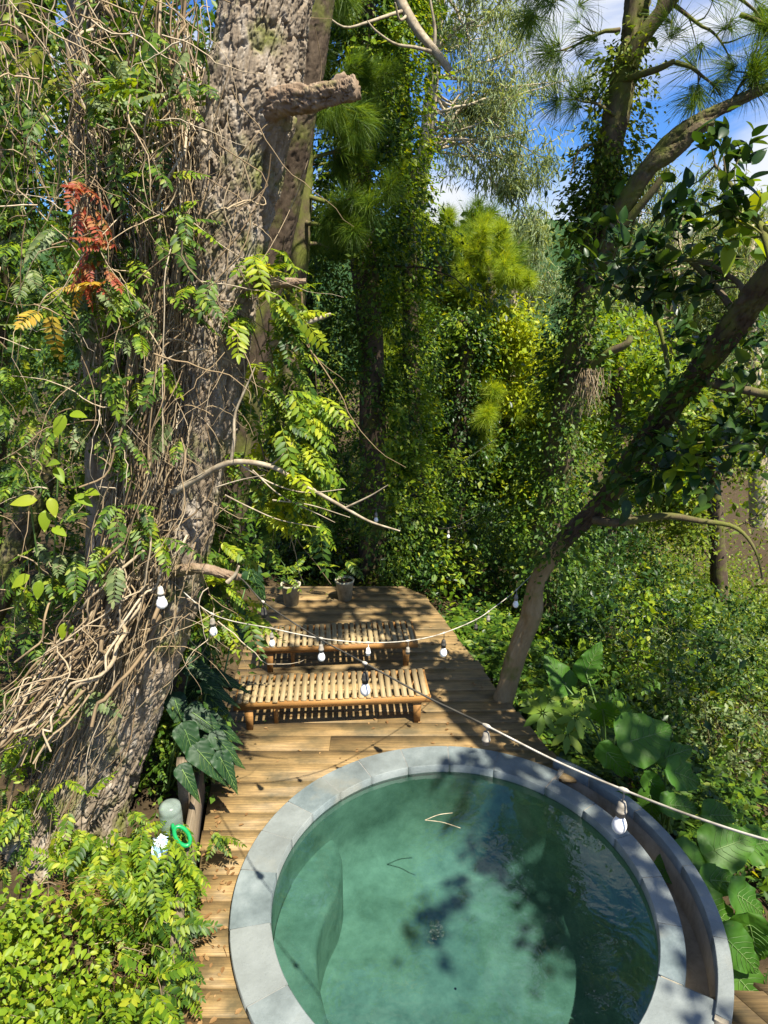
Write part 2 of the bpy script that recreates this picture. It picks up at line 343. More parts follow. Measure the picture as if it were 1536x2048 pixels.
TUFT = [needle_tuft(i) for i in range(3)]
TUFTF = [needle_tuft(i+7, 36, 1., .014, 1.1, 1) for i in range(3)]
def spray(seed, pairs=8, droop=.5, leaf=LEAFLET, lw=1.):
    """compound leaf: rachis with paired leaflets, unit length"""
    r = RS(seed); t = np.linspace(0, 1, 9); z = -droop*t**1.8*.6; yb = .1*r.normal()*t**2
    path = np.c_[t, yb, z]; A = Acc(); A.tube(path, np.linspace(.011, .004, 9), 3, False)
    pos, d, nr, s = [], [], [], []
    for i in range(pairs):
        f = .14 + .84*i/(pairs-1); p = np.array([np.interp(f, t, path[:, k]) for k in range(3)]); tg = unit(np.array([1, .1*r.normal(), -droop*1.05*f**.8]))
        up = unit(np.array([droop*f, 0, 1.])); size = .27*lw*(.72 + .5*math.sin(pi*min(f*.95+.08, 1)))*r.uniform(.88, 1.1)
        for sg in (1, -1):
            dd = unit(tg*.55 + np.array([0, sg, 0])*.85 - up*.22 + .07*r.normal(size=3))
            pos.append(p); d.append(dd); nr.append(up + .18*r.normal(size=3)); s.append(size)
    pos.append(path[-1]); d.append(unit(path[-1]-path[-2])); nr.append(np.array([0, 0, 1.])); s.append(.25*lw)
    A.leaves(leaf, np.array(pos), basis(np.array(d), np.array(nr)), np.array(s))
    return np.vstack(A.V), np.vstack(A.F)
SPRAY = [spray(i, 7+i % 3, .35+.2*(i % 4)) for i in range(6)]
FSPRAY = [spray(20+i, 6, .6, KITE) for i in range(3)]

# ------------------------------------------------------------ big generators
def trunk_mesh(name, mat, path, radii, nu, nv, amp, cu, cv, parent=None, flare=None, seed=0, knots=()):
    C = catmull(path, nv); t0 = np.linspace(0, 1, len(radii)); R = np.interp(np.linspace(0, 1, nv), t0, radii)
    s = np.concatenate([[0], np.cumsum(np.linalg.norm(np.diff(C, axis=0), axis=1))])
    tn = unit(np.gradient(C, axis=0)); u = np.zeros_like(C); ref = np.array([1., 0, 0]); x = ref - tn[0]*(ref@tn[0]); u[0] = unit(x)
    for i in range(1, nv): x = u[i-1] - tn[i]*(u[i-1]@tn[i]); u[i] = unit(x)
    b = np.cross(tn, u); th = np.arange(nu)*2*pi/nu
    TH, S = np.meshgrid(th, s)
    wu = TH/(2*pi)*cu + 1.1*(fbm(S*7, np.cos(TH)*4+9, 3, seed)-.5); wv = S/cv + 1.5*(fbm(np.cos(TH)*5+3, S*4+np.sin(TH)*3, 3, seed+3)-.5)
    f1, f2, id1 = worley(wu, wv, cu, True); pl = np.clip((f2-f1)/.20, 0, 1)**.7
    fine = fbm(TH*cu*.7, S/cv*2.4, 4, seed+1); low = fbm(np.cos(TH)*1.3+5, S*1.4+np.sin(TH), 3, seed+6)
    holes = np.clip((vn2(wu*.55+11, wv*.8+3, seed+8)-.80)/.12, 0, 1)
    g1, g2, id2 = worley(wu*2+.8*(fine-.5), wv*2.6+2+(fine-.5), cu*2, True); pl2 = np.clip((g2-g1)/.25, 0, 1)**.7; hf = fbm(TH*cu*2.3, S/cv*9, 3, seed+5)
    D = amp*(pl-1)*(.5+1.0*vn2(wu*.3, wv*.3, seed+2)) + amp*.75*(id1-.5)*pl + amp*(.28*(pl2-1) + .4*(id2-.5)*pl2) + amp*.35*(fine-.5) + amp*.35*(hf-.5) + amp*2.2*(low-.5) - amp*2.*holes
    RR = np.broadcast_to(R[:, None], TH.shape).copy()
    if flare:
        fh, fa = flare; k = np.clip(1-S/fh, 0, 1)**2; RR *= 1 + k*fa*(.55 + .45*np.cos(5*TH+1.3) + .25*np.cos(3*TH))
    for kp, kr, ka in knots:
        ki = np.argmin(np.linalg.norm(C-kp, axis=1)); dv = np.asarray(kp)-C[ki]; kth = math.atan2(dv@b[ki], dv@u[ki]); ks = s[ki]
        dth = (TH-kth+pi) % (2*pi)-pi; d2 = (dth*RR/kr)**2 + ((S-ks)/kr)**2; RR += ka*np.exp(-d2)
    RR += D
    V = C[:, None] + RR[..., None]*(np.cos(TH)[..., None]*u[:, None] + np.sin(TH)[..., None]*b[:, None])
    i = np.arange(nv-1)[:, None]*nu; j = np.arange(nu)[None]; j2 = (j+1) % nu
    F = np.stack([i+j, i+j2, i+nu+j2, i+nu+j], -1).reshape(-1, 4)
    org = np.array(parent.location) if parent is not None else 0
    V = V.reshape(-1, 3); top = C[-1]; V = np.vstack([V, top]); nb = (nv-1)*nu
    A = Acc(); A.add(V, F); A.F.append(np.stack([nb+np.arange(nu), nb+(np.arange(nu)+1) % nu, np.full(nu, len(V)-1)], -1))
    return A.build(name, mat, parent, True), C, R
def limb(acc, r, p0, d, L, r0, n=9, wob=.12, curve=(0, 0, .15), k=5):
    pts = [np.array(p0)]; d = unit(np.array(d)); st = L/(n-1)
    for i in range(n-1): d = unit(d + wob*r.normal(size=3) + np.array(curve)/(n-1)*2); pts.append(pts[-1]+d*st)
    pts = np.array(pts); acc.tube(pts, np.linspace(r0, r0*.25, n), k, False); return pts
def limbs(acc, seed, path, n, trange, L, r0, up=.2, sub=4, wob=.13, curve=(0, 0, .15), side=None):
    """boughs off a trunk path -> tip points with directions"""
    r = RS(seed); C = catmull(path, 60); tips = []; dirs = []
    for i in range(n):
        t = trange[0] + (trange[1]-trange[0])*(i+r.random())/n; p = C[int(t*59)]; a = r.uniform(0, 2*pi)
        d = np.array([cos(a), sin(a), up + .25*r.normal()])
        if side is not None: d = d + np.array(side)
        l = L*r.uniform(.55, 1.1)*(1-.45*(t-trange[0])/(trange[1]-trange[0]+1e-6))
        q = limb(acc, r, p, d, l, r0*r.uniform(.6, 1), 9, wob, curve)
        for k in range(sub):
            j = r.integers(3, 9); dd = unit(q[min(j, 8)]-q[j-1]) + .75*r.normal(size=3)
            q2 = limb(acc, r, q[min(j, 8)], dd, l*r.uniform(.25, .5), r0*.28, 6, wob*1.3, curve, 4)
            tips.append(q2[2:]); dirs.append(unit(np.gradient(q2, axis=0))[2:])
        tips.append(q[4:]); dirs.append(unit(np.gradient(q, axis=0))[4:])
    return np.vstack(tips), np.vstack(dirs)
def foliage(acc, seed, tips, dirs, n, T_, size, spread=.12, droop=.3, follow=.6, up=1.):
    r = RS(seed); Ts = T_ if isinstance(T_, list) else [T_]
    for k, t in enumerate(Ts):
        m_ = n//len(Ts); i = r.integers(0, len(tips), m_)
        pos = tips[i] + spread*r.normal(size=(m_, 3)); d = unit(dirs[i]*follow + .75*r.normal(size=(m_, 3)) + np.array([0, 0, -droop]))
        nr = unit(np.array([0, 0, up]) + .55*r.normal(size=(m_, 3)) + .35*sd)
        acc.leaves(t, pos, basis(d, nr), size*r.uniform(.65, 1.25, m_))
    return acc
def clumps(acc, seed, centres, n, rad, T_, size, out=None, droop=.35, flat=.8):
    """leaves packed in clumps round the given centres; out = outward directions"""
    r = RS(seed); k = len(centres); i = r.integers(0, k, n); cs = r.uniform(.5, 1.3, k)
    pos = centres[i] + r.normal(size=(n, 3))*(rad*cs[i])[:, None]*np.array([1, 1, flat]); o = rdir(r, n)
    if out is not None: o = unit(o*.7 + out[i])
    d = unit(o + .45*r.normal(size=(n, 3)) + np.array([0, 0, -droop])); nr = unit(o*.6 + np.array([0, 0, .8]) + .45*r.normal(size=(n, 3)))
    acc.leaves(T_, pos, basis(d, nr), size*.84*np.clip(np.exp(r.normal(size=n)*.36), .4, 2.0)*r.uniform(.75, 1.2, k)[i]); return acc
def ivy(acc, seed, path, rad, nclump, n, T_, size, crad=.16, tr=(0, 1)):
    r = RS(seed); C = catmull(path, 120); t = r.uniform(tr[0], tr[1], nclump); a = r.uniform(0, 2*pi, nclump)
    R = np.interp(t, np.linspace(0, 1, len(rad)), rad)*(.35+.75*r.random(nclump)**.6); R = R*(.55+.9*vn2(t*14, np.cos(a)*2+4, seed))
    o = np.stack([np.cos(a), np.sin(a), np.zeros(nclump)], -1)
    c = C[(t*119).astype(int)] + o*R[:, None]; return clumps(acc, seed+1, c, n, crad, T_, size, o*1.1, .5, 1.2)
# ------------------------------------------------------------ setting: ground, hills
PCX, PCY = .58, 4.08
def XR(y): return np.interp(y, [5.0, 5.56, 6.88, 9.03, 9.45, 9.8], [1.98, 1.74, 1.34, .74, .6, .3])
def XL(y): return np.interp(y, [2, 3.3, 4.5, 6, 9.8], [-1.2, -1.3, -1.52, -1.72, -1.9])
def gz(x, y):
    x = np.asarray(x, float); y = np.asarray(y, float)
    r = np.clip(x-1.5, 0, None); z = -.55 - .33*r**1.15 - .10*np.clip(y-9, 0, 60) - .04*np.clip(y-69, 0, 150)
    left = np.clip((-1.25-x)/.5, 0, 1); z = z*(1-left) + left*(-.12 + .05*(-x-1.8) - .05*np.clip(y-8, 0, 60))
    return z + .12*(fbm(x*.8+9, y*.8+9, 3)-.5)
gx = np.sign(np.linspace(-1, 1, 121))*np.abs(np.linspace(-1, 1, 121))**3.2*600; gy = -20 + np.linspace(0, 1, 150)**3.2*900
X, Y = np.meshgrid(gx, gy); Z = gz(np.clip(X, -60, 60), Y); Z = np.maximum(Z, -24)
Z = Z - .18*np.clip(Y-40, 0, 120) + .05*np.clip(Y-230, 0, 400); Z = np.where(Y > 60, np.minimum(Z, -6), Z)
inp = ((X-PCX)**2 + (Y-PCY)**2) < 2.2**2
Z = np.where(inp, -1.6, Z)
i = np.arange(149)[:, None]*121; j = np.arange(120)[None]
ground = link('ground', mk_mesh('ground', np.stack([X, Y, Z], -1).reshape(-1, 3), np.stack([i+j, i+j+1, i+122+j, i+121+j], -1).reshape(-1, 4).astype(np.int32), SOIL, True)); tag(ground, 'dark bare soil on the wooded slope', 'ground', kind='structure')
# wooded hill beyond the valley, with tree-crown bumps
hx = np.linspace(-420, 420, 281); hy = np.linspace(230, 520, 90); X, Y = np.meshgrid(hx, hy)
crown = 1-np.clip(worley(X/9+300, Y/9, 256)[0], 0, 1)**2
Z = -30 + 62*np.clip((Y-225)/200, 0, 1)**.8*(.55+.9*fbm(X*.009+1, Y*.006, 4, 4)) + 5*crown
i = np.arange(89)[:, None]*281; j = np.arange(280)[None]
hills = link('hills', mk_mesh('hills', np.stack([X, Y, Z], -1).reshape(-1, 3), np.stack([i+j, i+j+1, i+282+j, i+281+j], -1).reshape(-1, 4).astype(np.int32), HILL, True)); tag(hills, 'far hillside covered in trees', 'hill', kind='structure')

# ------------------------------------------------------------ deck
A = Acc()
for x in (-1.1, -.3, .5): A.box((x, 7.9 if x > -1 else 6.2, -.13), (.07, 3.6 if x > -1 else 7.0, .14))
A.box((1.12, 7.3, -.13), (.06, 3.9, .14), .28)
for x, y in ((-.3, 9.4), (.5, 9.4), (1.3, 6.6), (.8, 8.4), (1.62, 5.75), (-1.1, 9.2)): A.box((x, y, -.75), (.1, .1, 1.1))
deck = A.build('deck', WD['timber']); tag(deck, 'weathered plank deck around the round pool', 'deck', kind='structure')
r = RS(3); y = 2.25; RC = 1.68; row = 0
def plank(poly, z):
    a = Acc(); prism(a, poly, z-.032, z); o = a.build('plank', WD['deck'], deck); return o
while y < 9.78:
    wd = r.uniform(.19, .26); y1 = min(y+wd, 9.8); ys = np.linspace(y, y1-.010, 5); z = r.normal()*.0016
    inside = np.abs(ys-PCY) < RC; hw = np.sqrt(np.maximum(RC**2-(ys-PCY)**2, 0))
    segs = []
    if inside.any():
        segs.append((XL(ys), np.where(inside, PCX-hw, PCX)))
        if ys[0] > 5.2:
            segs.append((np.where(inside, PCX+hw, PCX), XR(ys)))
            if not inside.all(): segs = [(XL(ys), XR(ys))]; 
    else: segs.append((XL(ys), XR(ys)))
    for lo, hi in segs:
        lo = np.broadcast_to(lo, ys.shape)+r.normal()*.008; hi = np.broadcast_to(hi, ys.shape)+r.normal()*.012
        cuts = []
        if (hi-lo).min() > 1.9 and row % 2 == 0: cuts = [r.uniform(-.6, .4)]
        e = [lo] + [np.full(5, c) for c in cuts] + [hi]
        for a, b in zip(e[:-1], e[1:]):
            if (b-a).max() < .05: continue
            b2 = np.maximum(b-.004, a+.01)
            plank(np.vstack([np.c_[a, ys], np.c_[b2, ys][::-1]]), z + r.normal()*.001)
    y = y1; row += 1
# the deck corner on the valley side of the pool
c0 = np.array([2.02, 3.06]); dr = unit(np.array([.62, -1.0])); pr = np.array([-dr[1], dr[0]])
for k in range(4):
    q = c0 + pr*(.005+.185*k) + dr*(-.42*(k > 1) - .18*(k == 1)-.1)*0
    st = (.30, .12, -.12, .1)[k]
    plank([q+dr*(-.18+.05*k), q+dr*1.9, q+pr*.178+dr*1.9, q+pr*.178+dr*(-.16+.10*k)], -.012-.001*k)
A = Acc(); A.box((2.7, 2.1, -.2), (.08, 1.5, .2), -.55); A.box((2.5, 2.6, -.8), (.1, .1, 1.1)); A.build('joist', WD['timber'], deck)

# ------------------------------------------------------------ plunge pool
pool = empty('plunge_pool', 'round plunge pool with grey slate coping and overflow trough', 'pool', (PCX, PCY, 0))
def ring(a0, a1, r0, r1, z0, z1, n=10, bev=.006):
    a = np.radians(np.linspace(a0, a1, n)); A = Acc()
    def loop(rr0, rr1, z): return np.vstack([np.c_[PCX+rr0*np.cos(a), PCY+rr0*np.sin(a), np.full(n, z)], np.c_[PCX+rr1*np.cos(a[::-1]), PCY+rr1*np.sin(a[::-1]), np.full(n, z)]])
    L0 = loop(r0, r1, z0); L1 = loop(r0, r1, z1-bev); L2 = loop(r0+bev, r1-bev, z1); m_ = 2*n
    V = np.vstack([L0, L1, L2]); F = [[i, (i+1) % m_, k*m_+m_+(i+1) % m_, k*m_+m_+i] if False else [k*m_+i, k*m_+m_+i, k*m_+m_+(i+1) % m_, k*m_+(i+1) % m_] for k in (0, 1) for i in range(m_)]
    F = np.array(F); A.add(V, F)
    for i in range(n-1): A.add(V[[2*m_+i, 2*m_+m_-1-i, 2*m_+m_-2-i, 2*m_+i+1]], np.array([(0, 1, 2, 3)]))
    return A
g = .17
edges = [51, 71, 88, 104, 119, 133, 147, 160, 174, 192, 212, 232, 254, 276, 300, 331]
r = RS(8)
for a, b in zip(edges[:-1], edges[1:]):
    ring(a+g, b-g, 1.43, 1.725 + (.07 if a > 290 else 0), -.05, .045 + .002*r.normal(), 9).build('coping_stone', ST, pool)
for a, b in ((-28.8, -12), (-12, 4), (4, 20), (20, 35), (35, 50.8)):
    ring(a+g, b-g, 1.43, 1.60, -.05, .045 + .002*r.normal(), 8).build('coping_stone', ST, pool)
for a, b in ((-33, -14), (-14, 6), (6, 26), (26, 42), (42, 54)):
    ring(a+.15, b-.15, 1.785, 1.885, -.02, .075 + .002*r.normal(), 8).build('coping_stone', ST, pool)
ring(51, 331, 1.45, 1.715, -.2, .04, 70, .001).build('mortar_bed', GROUT, pool)
ring(-29, 51, 1.45, 1.585, -.5, .038, 30, .001).build('trough_inner_wall', PLASTER, pool)
ring(-34, 54, 1.79, 1.87, -1.5, .066, 36, .001).build('outer_wall', PLASTER, pool)
ring(-29, 51, 1.57, 1.80, -.5, -.27, 30, .001).build('trough_floor', PLASTER, pool)
ring(50.2, 51.6, 1.56, 1.80, -.5, .03, 4, .001).build('trough_end', PLASTER, pool)
ring(-33, -28.9, 1.56, 1.80, -.5, .04, 4, .001).build('trough_end', ST, pool)
A = Acc(); k = 72
A.lathe([(1.447, .03), (1.447, -.5), (1.43, -.85), (1.2, -.98), (.01, -1.0)], (PCX, PCY, 0), k); A.lathe([(1.52, .02), (1.52, -1.5)], (PCX, PCY, 0), k)
A.build('basin', BASIN, pool, True)
sp = catmull([G(x_, y_, -.42)[:2].tolist() + [0] for x_, y_ in ((552, 1745), (585, 1690), (625, 1660), (662, 1668), (684, 1715), (676, 1775), (648, 1835), (634, 1900), (640, 1970), (665, 2060), (720, 2180))], 50)[:, :2]
a0 = math.atan2(sp[-1][1]-PCY, sp[-1][0]-PCX) % (2*pi); a1 = math.atan2(sp[0][1]-PCY, sp[0][0]-PCX) % (2*pi)
wl = np.array([(PCX+1.44*cos(q), PCY+1.44*sin(q)) for q in np.linspace(a0, a1, 26)]); cen = np.array([(wl[12][0]+sp[20][0])/2, (wl[12][1]+sp[20][1])/2])
A = Acc(); n = 50; nrm = unit(np.gradient(sp, axis=0)); nrm = np.c_[nrm[:, 1], -nrm[:, 0]]
if ((sp[20]-cen)@nrm[20]) < 0: nrm = -nrm
L = [np.c_[sp-nrm*.05, np.full(n, -.42)], np.c_[sp-nrm*.012, np.full(n, -.435)], np.c_[sp, np.full(n, -.48)], np.c_[sp, np.full(n, -.995)]]
ii = np.arange(n-1); A.add(np.vstack(L), np.vstack([np.stack([k*n+ii, k*n+ii+1, (k+1)*n+ii+1, (k+1)*n+ii], -1) for k in range(3)]))
from mathutils.geometry import tessellate_polygon
pl_ = np.vstack([L[0], np.c_[wl[1:-1], np.full(24, -.42)]]); A.add(pl_, np.array(tessellate_polygon([[Vector(q) for q in pl_]])))
A.build('underwater_seat', BASIN, pool, True)
dp = G(1018, 1770, -.99)
A = Acc(); A.box((dp[0], dp[1], -.988), (.13, .13, .012), .15); fit = A.build('drain', BULB, pool)
A = Acc(); A.lathe([(.001, 0), (.04, 0), (.045, -.004)], (dp[0], dp[1], -.978), 14); A.build('drain_grate', SOCKB, fit)
a = np.linspace(0, 2*pi, 97)[:-1]
V = np.vstack([[(PCX, PCY, -.035)], np.c_[PCX+1.439*np.cos(a), PCY+1.439*np.sin(a), np.full(96, -.035)]])
wt = link('water', mk_mesh('water', V, np.array([(0, 1+i, 1+(i+1) % 96) for i in range(96)], np.int32), WATER)); tag(wt, 'green tinted pool water with ripples', 'water', kind='structure')
A = Acc(); r = RS(4); tp = G(850, 1640, -.03)
for dx, dy in ((.3, -.1), (.25, .08)): A.tube(catmull([tp, tp+np.array([dx*.5, dy*.5+.02, .004]), tp+np.array([dx, dy, .006])], 8), .004, 4)
tag(A.build('floating_twig', TWIG), 'thin forked dry twig floating on the pool water', 'twig')

# ------------------------------------------------------------ sun loungers
def lounger(label, fl, fr_, width, nsl, ncl):
    c = (fl+fr_)/2; rz = math.atan2(fr_[1]-fl[1], fr_[0]-fl[0]); L = np.linalg.norm((fr_-fl)[:2])
    root = empty('sun_lounger', label, 'sun lounger', (c[0], c[1], 0), 'slatted wooden sun loungers'); root.rotation_euler.z = rz
    H = .345; r = RS(ncl)
    def part(name, mat, c_, d_, tp=1., rr=0., parent=None):
        a = Acc(); a.box((0, 0, 0), d_, 0, tp); o = link(name, a.mesh(name, mat), root, c_); o.rotation_euler.z = rr; return o
    for yy in (.018, width-.018): part('side_rail', WD['orange'], (0, yy, H-.042), (L, .032, .08))
    for xx in (-L/2+.02, L/2-.02): part('end_rail', WD['orange'], (xx, width/2, H-.045), (.032, width-.066, .072))
    pitch = (L-.03)/nsl
    me = [Acc().box((0, 0, 0), (pitch*q, width-.004, .012)).mesh('slat', WD['slat']) for q in (.68, .73, .64)]
    hinge = int(nsl*.38)
    for k in range(nsl):
        o = link('slat', me[r.integers(0, 3)], root, (-L/2+.015+pitch*(k+.5)+r.normal()*.003, width/2+r.normal()*.003, H+.0045+r.normal()*.001))
        o.rotation_euler.z = r.normal()*.008
    part('cross_batten', WD['slat'], (-L*.12, width/2-.1, H-.03), (L*.72, .03, .04)); part('cross_batten', WD['slat'], (-L*.12, width/2+.12, H-.03), (L*.72, .03, .04))
    for xx in (-L/2+.15, L/2-.14):
        for yy in (.045, width-.045): part('leg', WD['orange'], (xx, yy, (H-.083)/2), (.09, .05, H-.083), .72)
    part('prop_leg', WD['orange'], (-L/2+.42, .14, (H-.098)/2), (.05, .04, H-.1), .8); part('prop_leg', WD['orange'], (-L/2+.42, width-.14, (H-.098)/2), (.05, .04, H-.1), .8)
    return root
lounger('slatted wooden sun lounger nearest the pool, mostly in sun', G(466, 1408, .345), G(862, 1391, .345), .53, 27, 1)
lounger('slatted wooden sun lounger farther from the pool, half behind leafy sprays', G(512, 1297, .345), G(836, 1283, .345), .55, 26, 2)

# ------------------------------------------------------------ string lights
def bulb_hang(root, p, drop, s, kind, sock=SOCK):
    """socket on a short cord; kind: bulb, empty or ribbed"""
    s = s*.88
    a = Acc(); a.tube(np.array([p+[0, 0, .004], p+[.003, .002, -drop*.5], p+[0, 0, -drop]]), .0035*s, 5)
    z = p[2]-drop; c = (p[0], p[1], z)
    a.lathe([(.003*s, .006*s), (.014*s, .004*s), (.019*s, -.012*s), (.021*s, -.034*s), (.0235*s, -.036*s), (.0235*s, -.044*s), (.020*s, -.046*s), (.0195*s, -.066*s), (.004*s, -.067*s)], c, 14)
    a.lathe([(.0245*s, -.0385*s), (.0245*s, -.0415*s)], c, 14)
    so_ = a.build('socket', sock, root, True)
    if kind != 'empty':
        b = Acc(); k = 24 if kind == 'ribbed' else 18
        pr = [(.0175, -.060), (.0185, -.078), (.024, -.088), (.030, -.104), (.0315, -.118), (.029, -.133), (.021, -.145), (.010, -.151), (.0005, -.152)]
        b.lathe([(x*s, z_*s) for x, z_ in pr], c, k)
        if kind == 'ribbed':
            V = b.V[0]; an = np.arctan2(V[:, 1]-p[1], V[:, 0]-p[0]); sc2 = (1+.07*np.cos(8*an))[:, None]; V[:, :2] = (V[:, :2]-p[:2])*sc2*1.15+p[:2]
        ob = b.mesh('bulb', BULB, True, np.array(root.location)); o = link('bulb', ob, so_)
def string_light(label, pts, rad, mat, hangs):
    pts = np.array(pts); root = empty('string_light', label, 'string light', pts[0])
    C = catmull(pts, 90); A = Acc(); A.tube(C, rad, 6)
    for px, py, zc, drop, s, kind, sock in hangs:
        q = PZ(px, py, zc); i = np.argmin(np.linalg.norm(C-q, axis=1)); p = C[i]
        tg = unit(C[min(i+1, 89)]-C[max(i-1, 0)]); A.tube([p-tg*.022, p-tg*.008, p+tg*.008, p+tg*.022], [rad, rad*2.2, rad*2.2, rad], 6)
    if mat is CABLE and rad > .0043:
        D_ = Acc(); D_.tube(C[:50], rad*1.12, 6); D_.build('cable_sleeve', CABLED, root, True)
    A.build('cable', mat, root, True)
    for px, py, zc, drop, s, kind, sock in hangs:
        q = PZ(px, py, zc); p = C[np.argmin(np.linalg.norm(C-q, axis=1))]; bulb_hang(root, p, drop, s, kind, sock)
    return root
NEAR = [PZ(380, 1137, 5.35), PZ(470, 1150, 5.0), PZ(528, 1205, 4.62), PZ(630, 1272, 4.05), PZ(735, 1329, 3.56), PZ(850, 1392, 3.22), PZ(966, 1448, 2.95), PZ(1110, 1521, 2.68), PZ(1243, 1578, 2.45), PZ(1390, 1634, 2.22), PZ(1560, 1687, 2.0), PZ(1900, 1770, 1.7)]
string_light('near dark and pale cable with four bulb holders crossing over the pool', NEAR, .0045, CABLE, [
    (528, 1205, 4.62, .05, 1.1, 'empty', SOCKB), (735, 1329, 3.56, .06, 1.0, 'bulb', SOCKB), (966, 1448, 2.95, .035, .95, 'empty', SOCK), (1243, 1578, 2.45, .055, .98, 'bulb', SOCK)])
FARC = [PZ(330, 1150, 5.2), PZ(425, 1228, 5.0), PZ(545, 1257, 4.9), PZ(645, 1277, 4.95), PZ(740, 1285, 5.1), PZ(820, 1281, 5.35), PZ(884, 1267, 5.7), PZ(950, 1240, 6.1), PZ(985, 1217, 6.5), PZ(1032, 1180, 7.1), PZ(1085, 1125, 7.8), PZ(1150, 1040, 8.6)]
string_light('far sagging pale cable with white bulbs between big trunk and leaning tree', FARC, .0042, CABLE, [
    (425, 1228, 5.0, .04, 1.05, 'bulb', SOCK), (540, 1257, 4.9, .04, .8, 'bulb', SOCK), (648, 1277, 4.95, .055, .98, 'bulb', SOCK), (738, 1285, 5.1, .05, .95, 'empty', BULB), (815, 1281, 5.35, .06, .9, 'empty', SOCK),
    (884, 1267, 5.7, .07, 1.15, 'bulb', SOCKB), (950, 1240, 6.1, .05, .9, 'empty', SOCKB), (982, 1217, 6.4, .05, .9, 'empty', SOCK), (1032, 1180, 7.1, .06, 1.1, 'bulb', SOCK)])
p = PZ(320, 1172, 4.55); A = Acc()
bl = empty('hanging_bulb', 'white ribbed bulb hanging alone against the vine covered trunk', 'light bulb', p); bulb_hang(bl, p, .01, 1.15, 'ribbed', CABLE)
for px, py, zc, lab in ((752, 1018, 8.5, 'tiny white bulb hanging before the dark ivy tree'), (897, 1056, 11., 'tiny white bulb hanging among leaves right of the ivy tree')):
    p = PZ(px, py, zc); bl = empty('hanging_bulb', lab, 'light bulb', p); bulb_hang(bl, p, .05, .95, 'bulb', SOCK)
    A = Acc(); A.tube(catmull([p+np.array([-1.5, .2, .5]), p+[-.6, .1, .12], p, p+np.array([.7, .4, .22]), p+np.array([1.6, .9, .7])], 24), .0025, 4); A.build('cable', CABLED, bl)

# ------------------------------------------------------------ pots, timber edging, litter
def pot(label, base, h, rr, seed):
    root = empty('potted_plant', label, 'potted plant', base, 'pots at the far end of the deck')
    A = Acc(); A.lathe([(.001, 0), (rr*.74, 0), (rr*.97, h*.88), (rr*1.05, h*.885), (rr*1.07, h), (rr*.96, h), (rr*.93, h*.86)], base, 22); A.build('pot', POT, root, True)
    A = Acc(); A.lathe([(rr*.945, h*.9), (.001, h*.92)], base, 18); A.build('soil', SOIL, root)
    r = RS(seed); A = Acc()
    for k in range(5):
        q = limb(A, r, base+np.array([0, 0, h*.9]), (r.normal()*.5, r.normal()*.5-.2, 1), r.uniform(.25, .5), .007, 6, .18, (0, 0, -.1), 4)
    A.build('stem', STEM, root)
    for k in range(6):
        me = mk_mesh('leaf_spray', *SPRAY[k % 6], LM['bright' if k % 2 else 'green']); o = link('leaf_spray', me, root, (r.normal()*.07, r.normal()*.07-.03, h*1.0+.12+.3*r.random()))
        o.rotation_euler = (r.normal()*.3, r.uniform(-.7, .1), r.uniform(0, 6.28)); o.scale = [r.uniform(.22, .36)]*3
pot('pale concrete pot with leafy plant left of the other pot', G(583, 1208), .33, .14, 31)
pot('pale concrete pot nearer the middle of the deck end', G(690, 1198), .32, .135, 37)
edge = empty('timber_edging', 'weathered timber boards edging the planting bed beside the deck', 'edging', (-1.45, 3.6, 0))
for k, (y0, y1, h) in enumerate(((2.4, 3.35, .30), (3.37, 4.25, .34), (4.27, 5.2, .33))):
    x0, x1 = float(XL(y0))-.06, float(XL(y1))-.06; a = Acc(); c = np.array([(x0+x1)/2, (y0+y1)/2, h/2-.1]); a.box((0, 0, 0), (.05, y1-y0, h+.2))
    o = link('plank', a.mesh('plank', WD['timber']), edge, c-np.array(edge.location)); o.rotation_euler.z = -math.atan2(x1-x0, y1-y0)
for y0, h in ((4.0, .42), (4.75, .7)):
    a = Acc(); a.box((0, 0, 0), (.085, .085, h+.2)); o = link('post', a.mesh('post', WD['timber']), edge, np.array([XL(y0)-.14, y0, h/2-.1])-np.array(edge.location)); o.rotation_euler = (.03, .04, .2)
jp = PZ(343, 1640, 5.3)
jug = empty('plastic_jug', 'cloudy clear plastic jug with a green handle beside the trunk base', 'plastic jug', jp)
A = Acc(); A.lathe([(.001, .16), (.05, .158), (.078, .14), (.085, .1), (.080, .085), (.085, .07), (.085, -.02), (.080, -.035), (.085, -.05), (.082, -.1), (.04, -.15), (.022, -.17)], jp, 22); A.build('body', CLEARP, jug, True)
A = Acc(); A.lathe([(.024, -.165), (.027, -.17), (.027, -.2), (.001, -.2)], jp, 14); A.build('cap', GREENP, jug, True)
A = Acc(); hp = PZ(366, 1668, 5.15); a = np.linspace(0, 2*pi, 25); 
ringp = np.c_[hp[0]+.062*np.cos(a)*.9, hp[1]-.02+.03*np.sin(a), hp[2]+.05*np.sin(a)-.045*np.cos(a)]; A.tube(ringp, .016, 8, False)
A.tube(catmull([jp+[.0, -.03, -.16], PZ(345, 1650, 5.2), ringp[13]], 10), .014, 8); A.build('handle', GREENP, jug, True)
wp = PZ(320, 1693, 5.2); V = []; r = RS(2)
gxx, gyy = np.meshgrid(np.linspace(-.06, .06, 7), np.linspace(-.07, .07, 7)); V = np.stack([gxx+wp[0], gyy*.6+wp[1], wp[2]+gyy*.9+.02*r.normal(size=gxx.shape)], -1).reshape(-1, 3)
i = np.arange(6)[:, None]*7; j = np.arange(6)[None]; F = np.stack([i+j, i+j+1, i+8+j, i+7+j], -1).reshape(-1, 4)
A = Acc(); A.add(V, F); A.add(V+[.002, .004, -.002], F[:, ::-1]); tag(A.build('paper_wrapper', PAPER), 'crumpled white and blue wrapper among leaves below the jug', 'wrapper')
